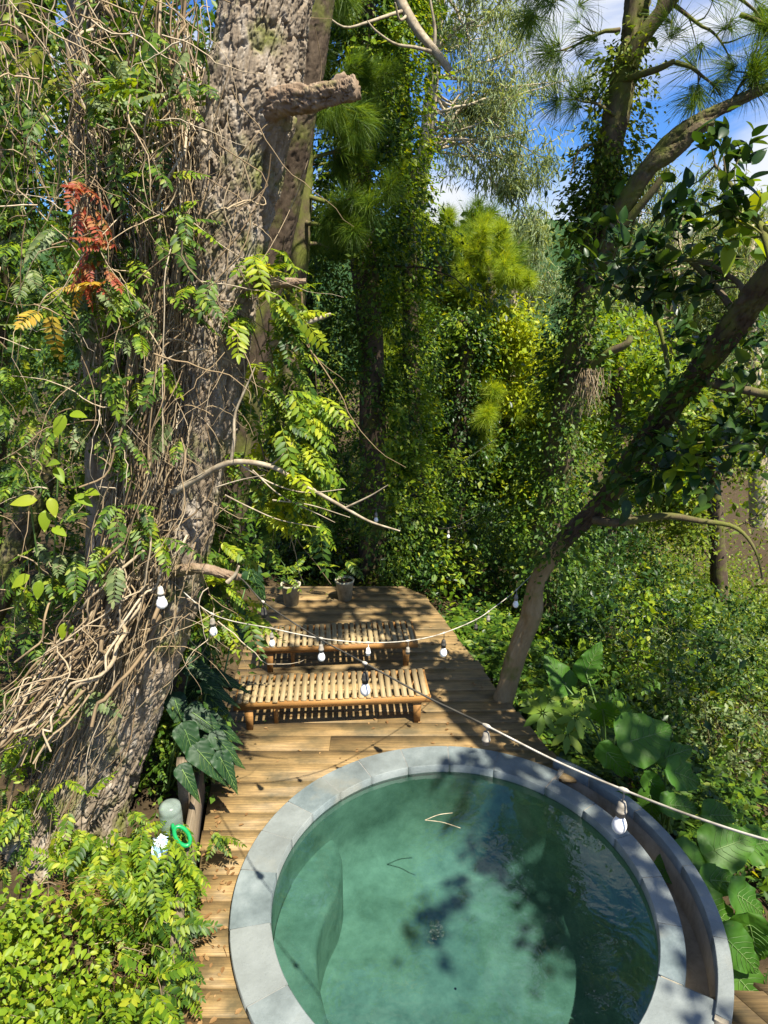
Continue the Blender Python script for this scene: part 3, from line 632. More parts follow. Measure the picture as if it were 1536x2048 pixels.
# fallen leaves and twigs on the deck
r = RS(12); n = 300; x = r.uniform(-1.4, 1.2, n); y = r.uniform(5.6, 9.6, n); x2 = XL(y)+.1+r.random(n)*(XR(y)-XL(y)-.2); k = r.random(n) < .4
y = np.where(k, r.uniform(2.9, 5.4, n), y); x = np.where(k, XL(y)+.06+np.abs(r.normal(size=n))*.12, x2); A = Acc()
A.leaves(OVAL, np.c_[x, y, np.full(n, .009)], basis(np.c_[r.normal(size=(n, 2)), np.zeros(n)], np.array([0, 0, 1])+.15*r.normal(size=(n, 3))), r.uniform(.02, .06, n))
for k in range(14): limb(A, r, (x[k], y[k], .006), (r.normal(), r.normal(), 0), r.uniform(.06, .2), .0025, 5, .1, (0, 0, 0), 3)
tag(A.build('leaf_litter', LM['dry']), 'dry brown fallen leaves and twigs scattered on the deck', 'leaf litter', kind='stuff')
# ------------------------------------------------------------ the big leaning trunk on the left
SHARE = {}
def sprays(parent, seed, pts, dirs, size, mats, name='leaf_spray', T_=SPRAY, spread=.0):
    r = RS(seed); org = np.array(parent.location)
    for k, (p, d) in enumerate(zip(pts, dirs)):
        mt = mats[r.integers(0, len(mats))]; ti = int(r.integers(0, len(T_))); key = (id(T_), ti, mt)
        if key not in SHARE: SHARE[key] = mk_mesh(name, T_[ti][0], T_[ti][1].astype(np.int32), LM[mt])
        o = link(name, SHARE[key], parent); B = basis(d[None], np.array([[0, 0, 1.]])+.3*r.normal(size=(1, 3))+.25*sd)[0]
        s = size*r.uniform(.7, 1.25); o.matrix_local = Matrix.Translation(Vector(p-org+spread*r.normal(size=3))) @ Matrix((*[(*B[i], 0) for i in range(3)], (0, 0, 0, 1))).transposed().transposed() @ Matrix.Scale(s, 4)
TP = [P(118, 1760, 4.7), P(165, 1600, 4.85), P(240, 1400, 4.95), P(312, 1200, 5.0), P(360, 1000, 5.0), P(398, 800, 5.0), P(432, 600, 5.0), P(465, 400, 5.0), P(492, 230, 5.0), P(525, 60, 5.0), P(558, -120, 5.0)]
big = empty('old_tree', 'thick rugged old tree trunk on the left with dry vines', 'tree', (TP[0][0], TP[0][1], -.1))
_, TC, TR = trunk_mesh('trunk', BK['big'], TP, [.48, .40, .345, .32, .305, .295, .285, .28, .30, .275, .27], 250, 900, .030, 36, .19, big, (1.3, .35), 1, ((P(560, 208, 4.75), .2, .07), (P(520, 568, 4.7), .1, .03)))
r = RS(21)
def branch(parent, name, mat, pts, r0, r1, n=24, k=12, rough=.12, seed=0):
    C = catmull(pts, n); A = Acc(); rr = np.linspace(r0, r1, n); A.tube(C, rr, k); V = A.V[0].reshape(n, k, 3)
    rq = RS(seed); gi, gk = np.meshgrid(np.arange(n), np.arange(k), indexing='ij'); f = 1+rough*5*(fbm(gi*.17*24/n+seed*7+np.cos(gk*2*pi/k)*1.2, np.sin(gk*2*pi/k)*1.5+gi*.06+3, 4, seed)-.5)+rough*.35*rq.normal(size=(n, k)); A.V[0] = (C[:, None]+(V-C[:, None])*f[..., None]).reshape(-1, 3)
    A.V[1] = A.V[0].reshape(n, k, 3)[0]; A.V[2] = A.V[0].reshape(n, k, 3)[-1]
    return A.build(name, mat, parent, True)
trunk_mesh('branch_stub', BK['stub'], [P(490, 260, 4.95), P(555, 208, 4.75), P(630, 196, 4.62), P(690, 183, 4.55), P(714, 176, 4.52)], [.125, .088, .075, .07, .062], 56, 170, .016, 9, .09, big, None, 41)
branch(big, 'branch_stub', BK['stub'], [P(668, 185, 4.58), P(680, 165, 4.55), P(694, 152, 4.54)], .05, .03, 12, 10, .12, 2)
trunk_mesh('branch_stub', BK['stub'], [P(470, 590, 4.9), P(520, 568, 4.7), P(575, 565, 4.6), P(612, 561, 4.6)], [.05, .04, .032, .02], 36, 110, .009, 7, .08, big, None, 43)
branch(big, 'branch_stub', TWIG, [P(540, 690, 4.8), P(585, 668, 4.7), P(620, 645, 4.6), P(662, 628, 4.6)], .02, .012, 18, 8, .12, 4)
trunk_mesh('branch_stub', BK['stub'], [P(330, 1145, 4.75), P(400, 1137, 4.6), P(460, 1150, 4.6), P(482, 1155, 4.6)], [.05, .04, .033, .026], 36, 110, .009, 7, .08, big, None, 42)
branch(big, 'branch_stub', TWIG, [P(455, 1165, 4.55), P(470, 1150, 4.55), P(478, 1132, 4.55)], .018, .008, 8, 8, .12, 6)
A = Acc(); B1 = catmull([P(345, 985, 4.62), P(400, 955, 4.55), P(462, 925, 4.45), P(540, 932, 4.4), P(600, 965, 4.4), P(690, 1016, 4.4), P(740, 1043, 4.4), P(800, 1062, 4.4)], 40)
A.tube(B1, np.linspace(.026, .005, 40), 7)
for pts, r0 in (([P(462, 925, 4.45), P(468, 880, 4.45), P(470, 830, 4.5), P(490, 780, 4.5), P(510, 735, 4.5)], .013), ([P(480, 928, 4.44), P(540, 965, 4.4), P(610, 985, 4.35), P(690, 978, 4.3)], .007), ([P(690, 1016, 4.4), P(740, 992, 4.35), P(776, 970, 4.3)], .008), ([P(545, 1000, 4.4), P(620, 1010, 4.4), P(700, 1035, 4.4)], .006), ([P(505, 940, 4.4), P(560, 990, 4.4), P(640, 1030, 4.4), P(670, 1045, 4.4)], .006), ([P(540, 932, 4.4), P(560, 915, 4.4), P(585, 885, 4.4)], .006), ([P(430, 975, 4.4), P(480, 960, 4.4), P(530, 950, 4.35)], .005), ([P(450, 990, 4.4), P(500, 1015, 4.4), P(560, 1040, 4.4), P(640, 1055, 4.4)], .006)):
    A.tube(catmull(pts, 16), np.linspace(r0, r0*.4, 16), 5)
A.build('bare_branch', TWIG, big, True)

# dry liana tangle over the left half of the trunk and hanging beside it
def strand(acc, r, path, rad0, thick, n=34, theta=None, wob=.05, t0=0., t1=1., k=4):
    C = catmull(path, 160); a = int(t0*159); b = max(int(t1*159), a+12); Cs = C[np.linspace(a, b, n).astype(int)]
    th = (theta if theta is not None else r.uniform(0, 2*pi)) + np.cumsum(r.normal(size=n)*.2); rr = rad0 + np.cumsum(r.normal(size=n))*.012
    rr = np.clip(rr, rad0*.6, rad0*1.8+.06)
    o = np.stack([np.cos(th)*rr, np.sin(th)*rr, np.cumsum(r.normal(size=n))*.012], -1)
    w_ = np.cumsum(r.normal(size=(n, 3)), axis=0)*wob*.38
    q = (Cs+o+w_)[np.unique(np.linspace(0, n-1, 11).astype(int))]; acc.tube(catmull(q, n), thick*np.linspace(1, .75, n), k, False)
A = Acc(); r = RS(40)
V1 = [P(360, -60, 4.85), P(350, 150, 4.85), P(342, 350, 4.8), P(335, 600, 4.75), P(300, 900, 4.7), P(250, 1150, 4.65), P(190, 1400, 4.55), P(100, 1640, 4.5)]
for i in range(230):
    t0 = r.uniform(0, .6); strand(A, r, V1, abs(r.normal())*.105+.02, r.choice([.0035, .005, .007, .010], p=[.4, .35, .18, .07]), 34, None, .06, t0, min(1, t0+r.uniform(.25, .6)))
V0 = [P(205, -60, 5.2), P(200, 120, 5.2), P(205, 300, 5.2), P(215, 480, 5.2), P(230, 700, 5.1), P(225, 900, 5.0)]
for i in range(130):
    t0 = r.uniform(0, .45); strand(A, r, V0, abs(r.normal())*.06+.06, r.choice([.0035, .005, .007, .011], p=[.4, .35, .18, .07]), 34, None, .05, t0, min(1, t0+r.uniform(.25, .7)))
for i in range(60):        # on the trunk face, left half
    t0 = r.uniform(.02, .55); path = TC[::40]; th = r.uniform(pi*.9, pi*1.3); Rr = .36
    strand(A, r, path, Rr+.02, r.choice([.003, .0045, .007]), 30, th, .03, t0, min(1, t0+r.uniform(.2, .5)))
V2 = [P(300, 1050, 4.55), P(235, 1200, 4.45), P(160, 1330, 4.35), P(60, 1450, 4.2), P(-60, 1570, 4.1)]
for i in range(110):
    t0 = r.uniform(0, .4); strand(A, r, V2, abs(r.normal())*.13+.03, r.choice([.004, .007, .011, .018], p=[.4, .3, .2, .1]), 26, None, .05, t0, min(1, t0+r.uniform(.4, .7)))
for i in range(240):        # wild loose strands
    px, py = r.uniform(-20, 470), r.uniform(-20, 1300); Y_ = r.uniform(4.3, 4.9); p = P(px, py, Y_); d = np.array([r.normal()*.9, r.normal()*.3, -.3+r.normal()*.5])
    limb(A, r, p, d, r.uniform(.3, 1.1), r.choice([.003, .0045, .006]), 14, .22, (0, 0, -.5), 4)
for i in range(60):
    px, py = r.uniform(-40, 330), r.uniform(-60, 300); p = P(px, py, r.uniform(4.6, 5.3)); limb(A, r, p, (r.normal()*.5, .1*r.normal(), -1), r.uniform(.6, 1.8), .0045, 20, .13, (0, 0, -.4), 4)
for i in range(45):         # fine vertical roots low on the trunk
    th = r.uniform(pi*.9, pi*1.4); strand(A, r, TC[:400:40], .42, .0035, 24, th, .03, .05+.3*r.random(), .5+.5*r.random())
tag(A.build('dry_liana', BK['liana']), 'tangle of dry pale brown vines hanging over the big trunk', 'vines', kind='stuff')

# second vine-hung trunk, dark trunk far left, dark trunk behind the big one
def simple_tree(name, label, path, radii, mat, seed=0, nu=40, nv=160, amp=.02, cu=12, cv=.12):
    root = empty(name, label, 'tree', path[0]); o, C, R = trunk_mesh('trunk', mat, path, radii, nu, nv, amp, cu, cv, root, None, seed); return root, C
simple_tree('vine_hung_tree', 'straight brown trunk at upper left hung with dry vines', [P(215, 1500, 5.6), P(220, 900, 5.5), P(205, 480, 5.4), P(195, 200, 5.35), P(190, -120, 5.3)], [.2, .18, .17, .17, .16], BK['big'], 3)
simple_tree('slanting_tree', 'short dark slanting trunk at the left picture edge', [P(-60, 1290, 5.6), P(0, 1180, 5.6), P(50, 1060, 5.6), P(85, 960, 5.7), P(100, 880, 5.8)], [.14, .13, .12, .11, .1], BK['moss'], 4)
simple_tree('rear_trunk', 'dark trunk close behind the big trunk, leaning right', [P(430, 1200, 6.6), P(500, 700, 6.4), P(560, 400, 6.3), P(595, 200, 6.2), P(618, 60, 6.2), P(640, -120, 6.2)], [.2, .19, .18, .17, .165, .16], BK['dark'], 5, 70, 320, .012, 14, .3)
t_, C_ = simple_tree('shaded_trunk', 'deeply shaded trunk at the upper left corner', [P(-60, 1100, 8.2), P(-30, 500, 8.1), P(10, 250, 8.0), P(40, 0, 8.0), P(60, -150, 8.0)], [.35, .33, .32, .32, .3], BK['dark'], 6)

# ------------------------------------------------------------ climbing vine with compound leaves on the big trunk
def region_sprays(parent, seed, regs, size, mats, T_=SPRAY):
    r = RS(seed)
    for (x0, y0, x1, y1, Ya, Yb, n, dx, dz) in regs:
        pts = np.array([P(r.uniform(x0, x1), r.uniform(y0, y1), r.uniform(Ya, Yb)) for _ in range(n)])
        d = np.array([unit(np.array([dx+.6*r.normal(), -.45+.4*r.normal(), dz+.35*r.normal()])) for _ in range(n)])
        sprays(parent, seed+n, pts, d, size, mats, 'leaf_spray', T_)
vine = empty('climbing_vine', 'bright green compound-leaved climber on the right of the big trunk', 'vine', P(500, 1240, 4.8))
A = Acc(); r = RS(50)
for k in range(16):
    px = r.uniform(480, 620); limb(A, r, P(px, r.uniform(480, 1000), 4.85), (.3*r.normal()+.1, .1*r.normal(), -1), r.uniform(.5, 1.4), .006, 14, .14, (0, 0, -.4), 4)
A.build('stem', BK['liana'], vine)
region_sprays(vine, 51, [(500, 480, 570, 560, 4.6, 4.9, 12, .6, 0), (470, 520, 560, 660, 4.6, 4.9, 14, .6, -.1), (530, 640, 600, 740, 4.7, 5., 14, .5, -.3), (530, 740, 600, 860, 4.7, 5., 26, .6, -.3),
    (540, 820, 620, 1000, 4.6, 5., 60, .6, -.4), (500, 960, 600, 1030, 4.7, 5.1, 30, .5, -.4), (600, 1020, 640, 1090, 4.6, 5., 5, .6, -.2), (410, 1080, 460, 1240, 4.8, 5.1, 24, .4, -.3), (470, 1200, 510, 1240, 4.7, 5.1, 7, .5, -.3), (430, 700, 540, 960, 5., 5.2, 20, .4, -.3), (560, 780, 640, 980, 4.45, 4.8, 46, .6, -.4), (540, 560, 600, 700, 4.6, 4.9, 18, .5, -.3)], .24, ['bright', 'bright', 'lime', 'green'])
vine2 = empty('climbing_vine', 'scattered green climber leaves over the dry vines left of trunk', 'vine', P(200, 1300, 4.7))
A = Acc()
for k in range(12): limb(A, r, P(r.uniform(0, 400), r.uniform(100, 900), 4.6), (.3*r.normal(), .1*r.normal(), -1), r.uniform(.5, 1.2), .005, 14, .14, (0, 0, -.4), 4)
A.build('stem', BK['liana'], vine2)
region_sprays(vine2, 61, [(0, 560, 170, 860, 4.7, 5.1, 40, .1, -.3), (0, 400, 120, 560, 4.7, 5., 16, .2, -.2), (140, 130, 260, 200, 4.6, 4.8, 5, .3, -.1), (280, 160, 380, 190, 4.4, 4.6, 7, -.6, 0), (30, 60, 120, 220, 4.6, 5., 8, -.2, -.4), (300, 420, 420, 500, 4.4, 4.6, 9, .4, -.2), (330, 540, 430, 620, 4.4, 4.5, 9, .6, -.1), (180, 560, 300, 640, 4.5, 4.7, 10, .5, -.2), (240, 1000, 330, 1080, 4.4, 4.5, 9, .3, -.5), (20, 1080, 170, 1180, 4.4, 4.7, 16, -.2, -.5), (120, 1360, 190, 1390, 4.3, 4.4, 5, .2, -.3), (0, 1180, 130, 1300, 4.6, 4.9, 12, 0, -.4), (0, 860, 100, 1000, 4.7, 5.1, 16, 0, -.4), (180, 80, 420, 420, 4.45, 4.7, 26, .1, -.4), (190, 640, 360, 900, 4.4, 4.6, 26, .1, -.4), (230, 0, 330, 300, 4.7, 5.1, 18, .1, -.4), (100, 420, 300, 640, 4.5, 4.8, 22, .1, -.4), (140, 1000, 260, 1150, 4.3, 4.5, 14, -.1, -.4)], .23, ['green', 'bright', 'green', 'pale'])
red = empty('red_leaf_vine', 'red and yellow autumn-coloured compound leaves among the dry vines', 'vine', P(180, 600, 4.5))
A = Acc(); limb(A, r, P(130, 360, 4.5), (.3, 0, -.8), .9, .006, 12, .1, (0, 0, -.3), 4); A.build('stem', BK['liana'], red)
region_sprays(red, 71, [(120, 355, 180, 380, 4.4, 4.5, 4, .7, 0), (140, 400, 190, 430, 4.4, 4.5, 4, .3, -.5), (180, 480, 230, 510, 4.4, 4.5, 4, -.3, .2), (160, 520, 220, 570, 4.4, 4.5, 8, .1, -.3)], .16, ['red'])
region_sprays(red, 73, [(150, 565, 180, 590, 4.4, 4.5, 3, -.3, -.5), (80, 620, 110, 640, 4.4, 4.5, 2, -.3, -.5)], .2, ['yellow'])
# broad soft leaves at the left
brd = empty('broadleaf_sapling', 'sapling with single broad lit leaves at the left edge', 'plant', P(100, 1250, 4.5))
A = Acc()
for p in ((60, 1000), (120, 870), (160, 1150)): A.tube(catmull([P(100, 1250, 4.6), P((p[0]+100)/2, (p[1]+1250)/2+20, 4.5), P(p[0], p[1], 4.4)], 12), .006, 5)
A.build('stem', STEM, brd)
for k, (px, py, dx, dz, s) in enumerate(((75, 1000, -.9, 0, .17), (100, 995, .3, -.8, .14), (90, 1020, 0, -.9, .15), (150, 990, .8, -.3, .15), (170, 985, .6, .1, .14), (130, 830, -.4, -.8, .16), (140, 828, .9, 0, .13), (95, 930, .5, .2, .14), (110, 935, .4, -.4, .13), (130, 1245, -.2, -1, .13), (145, 1250, .2, -1, .13), (60, 1150, -.7, -.4, .15), (80, 1160, -.1, -.8, .14), (105, 1055, .7, -.2, .13))):
    a = Acc(); a.leaves(BROAD, np.zeros((1, 3)), basis(np.array([[dx, -.35, dz]]), np.array([[.3, -.6, .7]])), np.array([s])); link('leaf', a.mesh('leaf', LM['bright'], True), brd, P(px, py, 4.35)-np.array(brd.location))

# ------------------------------------------------------------ foreground shrubs, bottom left
sh = empty('pinnate_shrub', 'bright green shrub of compound leaves at the foot of the big trunk', 'shrub', (-2.0, 3.9, -.1))
A = Acc(); r = RS(80)
for k in range(46):
    p = G(r.uniform(40, 380), r.uniform(1740, 1960), .05); limb(A, r, p, (.35*r.normal()+.1, -.3+.3*r.normal(), 1), r.uniform(.3, .7), .007, 10, .12, (.2, -.3, -.3), 4)
A.build('stem', BK['liana'], sh)
region_sprays(sh, 81, [(0, 1560, 180, 1760, 4.2, 4.7, 75, .1, -.3), (120, 1660, 370, 1760, 3.7, 4.3, 90, .3, -.35), (150, 1740, 350, 1880, 3.5, 4.0, 100, .3, -.6), (250, 1620, 370, 1740, 4.3, 4.6, 26, .5, -.1), (0, 1440, 100, 1560, 4.5, 4.9, 22, .2, -.4), (300, 1950, 380, 2030, 3.1, 3.4, 16, .7, -.2), (255, 1940, 330, 1980, 3.1, 3.4, 10, .4, -.3), (320, 1720, 375, 1860, 3.8, 4.1, 24, .7, -.3), (300, 1850, 350, 1960, 3.4, 3.7, 22, .5, -.4), (150, 1900, 300, 2050, 3.1, 3.5, 30, .3, -.3), (100, 1990, 260, 2060, 2.9, 3.2, 16, .3, -.2)], .20, ['bright', 'bright', 'bright', 'green'])
region_sprays(sh, 88, [(420, 1655, 450, 1680, 4.3, 4.4, 5, .7, -.2)], .17, ['olive', 'green'])
r = RS(89); n = 64; yy = r.uniform(2.7, 4.3, n); pts = np.c_[XL(yy)-.12+r.normal(size=n)*.05, yy, r.uniform(.2, .46, n)]
sprays(sh, 90, pts, np.array([unit(np.array([.55+.4*r.normal(), -.35+.4*r.normal(), -.25+.3*r.normal()])) for _ in range(n)]), .19, ['bright', 'bright', 'green'])
rb = empty('round_leaf_shrub', 'dense shrub with glossy oval leaves in the bottom left corner', 'shrub', (-1.9, 3.0, -.1))
A = Acc(); pts = []; ds = []
for k in range(60):
    q = limb(A, r, G(r.uniform(-60, 180), r.uniform(1850, 2150), .1), (.3*r.normal(), -.2+.3*r.normal(), 1), r.uniform(.25, .6), .005, 9, .14, (.1, -.3, .1), 4); pts.append(q[2:]); ds.append(unit(np.gradient(q, axis=0))[2:])
A.build('stem', BK['liana'], rb); pts = np.vstack(pts); ds = np.vstack(ds)
r = RS(84); n = 300; px = r.uniform(-10, 190, n); py = r.uniform(1780, 2060, n); OV = mk_mesh('leaf', *(BROAD[0], BROAD[1].astype(np.int32)), LM['bright'], True); OV2 = mk_mesh('leaf', *(BROAD[0], BROAD[1].astype(np.int32)), LM['green'], True)
for k in range(n):
    p = P(px[k], py[k], 3.35 - .0012*(py[k]-1780)+r.normal()*.09); B = basis(np.array([[r.normal(), r.normal()-.3, .1*r.normal()-.15]]), np.array([[.3*r.normal()+.25, .3*r.normal()-.3, 1]]))[0]
    o = link('leaf', OV if k % 4 else OV2, rb); s = r.uniform(.04, .072); o.matrix_local = Matrix.Translation(Vector(p-np.array(rb.location))) @ Matrix((*[(*B[i], 0) for i in range(3)], (0, 0, 0, 1))) @ Matrix.Scale(s, 4)
A = Acc(); foliage(A, 85, pts, ds, 3200, OVAL, .052, .09, .1, .5)
tag(A.build('inner_leaves', LM['bright'], rb), kind='stuff')
A = Acc(); r = RS(86)
for k in range(420):
    px, py = r.choice([(215, 1960), (150, 1890), (240, 1910)]) if False else ((225, 1950), (150, 1800), (250, 2010))[k % 3]
    limb(A, r, P(px+r.normal()*34, py+r.normal()*26, 3.55+.1*r.normal()), (r.normal(), .4*r.normal(), .5*r.normal()-.2), r.uniform(.06, .2), .0022, 6, .2, (0, 0, -.2), 3)
tag(A.build('dead_fern', LM['dry']), 'withered brown fern litter between the two foreground shrubs', 'dead fern', kind='stuff')
# filler foliage behind the vines, left
def left_mass():
    r = RS(90); A = Acc(); n = 260; c = []
    for k in range(n):
        px = r.uniform(-80, 330); py = r.uniform(250, 1640); c.append(P(px, py, r.uniform(5.7, 7.6)))
    for k in range(80): c.append(P(r.uniform(330, 470), r.uniform(900, 1300), r.uniform(5.7, 6.6)))
    for k in range(60): c.append(P(r.uniform(235, 300), r.uniform(0, 900), r.uniform(5.1, 5.4)))
    for k in range(260): c.append(P(r.uniform(-60, 460), r.uniform(-100, 500), r.uniform(6.2, 8.6)))
    for k in range(50): c.append(P(r.uniform(310, 395), r.uniform(1400, 1640), r.uniform(5.15, 5.7)))
    c = np.array(c); clumps(A, 91, c, 22000, .2, KITE, .085); clumps(A, 92, c, 2600, .22, FSPRAY[0], .2)
    return A
tag(left_mass().build('undergrowth', LM['green']), 'mass of green leaves behind the dry vines at left', 'undergrowth', kind='stuff')

# ------------------------------------------------------------ big-leaved plants
def heart(L, W, wavy=.03, fold=.12, droop=.25, sinus=.28, nx=31, ny=8, seed=0, tip=1.):
    """heart-shaped leaf with raised veins, stalk joining at the notch (0,0,0), tip along +x"""
    r = RS(seed); V = []; xs = np.linspace(-sinus, 1, nx)
    for i, x in enumerate(xs):
        if x >= 0: w = (1-x**1.7)**.75*(.93+.07*math.cos(3*x)) if tip > .5 else (1-x**1.15)**.95
        else: w = math.sqrt(max(1-(x/-sinus)**2, 0))*.97
        for j in range(-ny, ny+1):
            f = j/ny; lo = 0.
            if x < 0: lo = min(.75, (-x/sinus)**.8*.55)
            y = math.copysign(lo*w*.5+(1-lo*.5)*abs(f)*w, f) if f else 0.
            if x < 0 and j == 0: y = 0; xx = 0.
            else: xx = x
            if x < 0 and j and abs(f) < .34: xx = x*(abs(f)/.34)
            vein = -.028*(1-abs(math.sin((xx-abs(f)*.30)*pi*7)))**2.5*min(1, .3+abs(f)*2)*(1-abs(f)**2)
            z = .22*fold/.06*abs(y)*W*.5*(1-.5*abs(f)) - droop*max(xx, 0)**2 + vein + wavy*1.5*math.sin(xx*15+2*f+seed)*abs(f)**2.5 + .02*math.sin(xx*37+seed*2)*abs(f)**6
            V.append((xx*L, y*W*.5*L, z*L))
    k = 2*ny+1; F = [(i*k+j, (i+1)*k+j, (i+1)*k+j+1, i*k+j+1) for i in range(nx-1) for j in range(k-1)]
    return np.array(V), np.array(F)
def big_leaf(root, name, p, d, n, mesh_vf, mat, stalk_from, sr=.009):
    B = basis(np.array([d], float), np.array([n], float))[0]; me = mk_mesh(name, mesh_vf[0], mesh_vf[1].astype(np.int32), mat, True); o = link(name, me, root)
    o.matrix_local = Matrix.Translation(Vector(p-np.array(root.location))) @ Matrix((*[(*B[i], 0) for i in range(3)], (0, 0, 0, 1)))
    A = Acc(); m_ = (np.array(stalk_from)+p)/2+np.array([0, 0, .12]); A.tube(catmull([stalk_from, m_, p], 12), np.linspace(sr*1.5, sr, 12), 6)
    s = A.build('stalk', STEM, root, True)
    # midrib on the leaf
    xs = mesh_vf[0]; ny = 8; mid = xs.reshape(-1, 2*ny+1, 3)[:, ny]; mid = mid[mid[:, 0] > 1e-6]; A = Acc(); A.tube(mid+[0, 0, .004], np.linspace(.006, .001, len(mid)), 4, False)
    gr_ = xs.reshape(-1, 2*ny+1, 3); nx_ = len(gr_)
    for x0 in np.linspace(.0, .78, 7):
        for sg in (1, -1):
            rows = np.clip(np.round((x0+.3*np.arange(ny)/ny+.28)/1.28*(nx_-1)).astype(int), 0, nx_-1); A.tube(gr_[rows, ny+sg*np.arange(ny)]+[0, 0, .003], np.linspace(.0035, .001, ny), 3, False)
    link('midrib', A.mesh('midrib', STEM), o)
def ear_plant(label, base, leaves):
    root = empty('elephant_ear_plant', label, 'plant', base, 'elephant ear plants on the slope')
    for k, (px, py, zc, L, W, d, n, dr) in enumerate(leaves):
        big_leaf(root, 'leaf', PZ(px, py, zc), d, n, heart(L*.88, W, .035, .06, dr, .3, seed=k+int(px)), LM['ear'], np.array(base)+np.array([.03*k-.05, .02*k, 0]))
ear_plant('elephant ear plant with the largest ribbed leaf, behind the trough', PZ(1215, 1560, 7.2), [
    (1262, 1482, 6.4, .56, 1.05, (.9, .25, .1), (-.15, -.75, .65), .15), (1205, 1418, 6.9, .42, .9, (.28, .1, -.6), (-.5, -.7, .5), .2), (1240, 1440, 7.2, .4, .95, (-.15, .3, .9), (.3, -.8, .4), .1),
    (1172, 1345, 7.4, .42, .8, (.3, .1, .75), (-.4, -.8, .3), .15), (1215, 1505, 6.4, .5, .55, (.65, -.1, -.75), (-.45, -.75, .4), .2), (1130, 1370, 7.6, .45, .9, (-.4, .2, .6), (.2, -.7, .6), .15)])
ear_plant('elephant ear plant with two sunlit wavy leaves right of trough', PZ(1330, 1680, 6.6), [
    (1350, 1545, 6.2, .46, .75, (.75, .15, -.4), (-.1, -.65, .75), .2), (1330, 1515, 6.5, .42, .7, (.85, .3, .1), (0, -.6, .8), .2), (1300, 1560, 6.3, .36, .6, (.5, -.2, -.7), (-.3, -.7, .5), .2), (1340, 1610, 6.1, .46, .6, (.9, .2, -.25), (0, -.6, .8), .2), (1240, 1600, 6.2, .36, .9, (.15, -.1, -.8), (-.6, -.7, .3), .2), (1300, 1590, 6.3, .34, .8, (.1, -.2, -.7), (-.2, -.8, .4), .2)])
ear_plant('elephant ear plant with shaded leaves beside the trough bend', PZ(1400, 1830, 6.0), [
    (1385, 1725, 5.7, .46, 1., (-.75, -.25, .05), (.1, -.6, .8), .2), (1430, 1700, 5.8, .5, .95, (.8, .15, .2), (0, -.65, .75), .2), (1310, 1700, 6.0, .38, .9, (.1, -.1, -.8), (-.5, -.7, .5), .2), (1500, 1690, 5.9, .42, .9, (.7, .2, -.1), (.1, -.7, .7), .2), (1420, 1630, 6.2, .42, .75, (.8, .2, -.2), (0, -.7, .7), .2)])
ear_plant('elephant ear plant with leaves hanging low by the pool wall', PZ(1460, 1980, 5.5), [
    (1410, 1815, 5.3, .46, .8, (.75, -.1, -.45), (-.1, -.6, .8), .25), (1475, 1790, 5.4, .42, .8, (.7, 0, -.5), (0, -.6, .8), .2), (1500, 1850, 5.2, .4, .9, (.2, -.2, -.8), (-.5, -.6, .5), .2), (1455, 1880, 5.1, .4, .9, (.6, -.3, -.5), (-.1, -.7, .7), .25), (1420, 1760, 5.5, .4, .7, (.9, .1, -.2), (0, -.6, .8), .2), (1480, 1960, 5.2, .42, .9, (.5, -.3, -.5), (-.1, -.7, .7), .25), (1370, 1770, 5.6, .34, .8, (.6, 0, -.4), (-.1, -.7, .7), .25)])
an = empty('dark_leaf_plant', 'plant with large drooping dark glossy leaves between trunk and deck', 'plant', G(350, 1600, 0))
for k, (px, py, zc, L, W, d, n) in enumerate(((385, 1425, 5.9, .42, .5, (.7, -.2, -.4), (.25, -.65, .7)), (415, 1440, 6.1, .4, .5, (.8, -.1, -.5), (.3, -.65, .7)), (370, 1460, 5.7, .4, .55, (.35, -.35, -.75), (.35, -.7, .5)), (430, 1475, 5.8, .34, .5, (.75, -.25, -.6), (.45, -.6, .6)), (380, 1330, 6.3, .4, .5, (.75, -.2, -.3), (.15, -.65, .7)), (365, 1540, 5.5, .3, .5, (.45, -.35, -.6), (.3, -.7, .6)), (395, 1500, 5.7, .42, .55, (.62, -.25, -.6), (.35, -.7, .6)), (440, 1515, 5.75, .36, .5, (.5, -.3, -.75), (.5, -.65, .5)), (420, 1480, 5.9, .4, .52, (.75, -.2, -.5), (.3, -.65, .65)), (395, 1470, 6.0, .4, .5, (.85, -.1, -.2), (0, -.6, .8)), (420, 1395, 6.3, .36, .42, (.7, -.3, -.55), (.3, -.6, .6)), (400, 1365, 6.4, .38, .5, (-.5, -.3, -.5), (0, -.7, .7)), (430, 1350, 6.4, .38, .36, (.85, -.1, -.35), (.1, -.6, .8)), (415, 1370, 6.2, .36, .4, (.7, -.2, -.35), (.1, -.6, .8)), (350, 1400, 6.0, .4, .5, (.3, -.4, -.6), (.2, -.7, .6)), (440, 1240, 6.6, .4, .5, (.6, -.2, -.4), (.1, -.7, .7)), (500, 1140, 7.0, .45, .5, (.4, -.2, -.8), (.3, -.7, .5)), (400, 1290, 6.5, .4, .5, (.2, -.3, -.7), (.2, -.7, .6)))):
    big_leaf(an, 'leaf', PZ(px, py, zc), d, n, heart(L, W, .012, .04, .3, .18, seed=k, tip=.0), LM['anth'], np.array(an.location)+np.array([-.1+.02*k, .02*k, .1]), .007)
um = empty('umbrella_plant', 'umbrella plant with star-shaped leaf whorls at the deck edge', 'plant', G(1120, 1490, -.5))
r = RS(95)
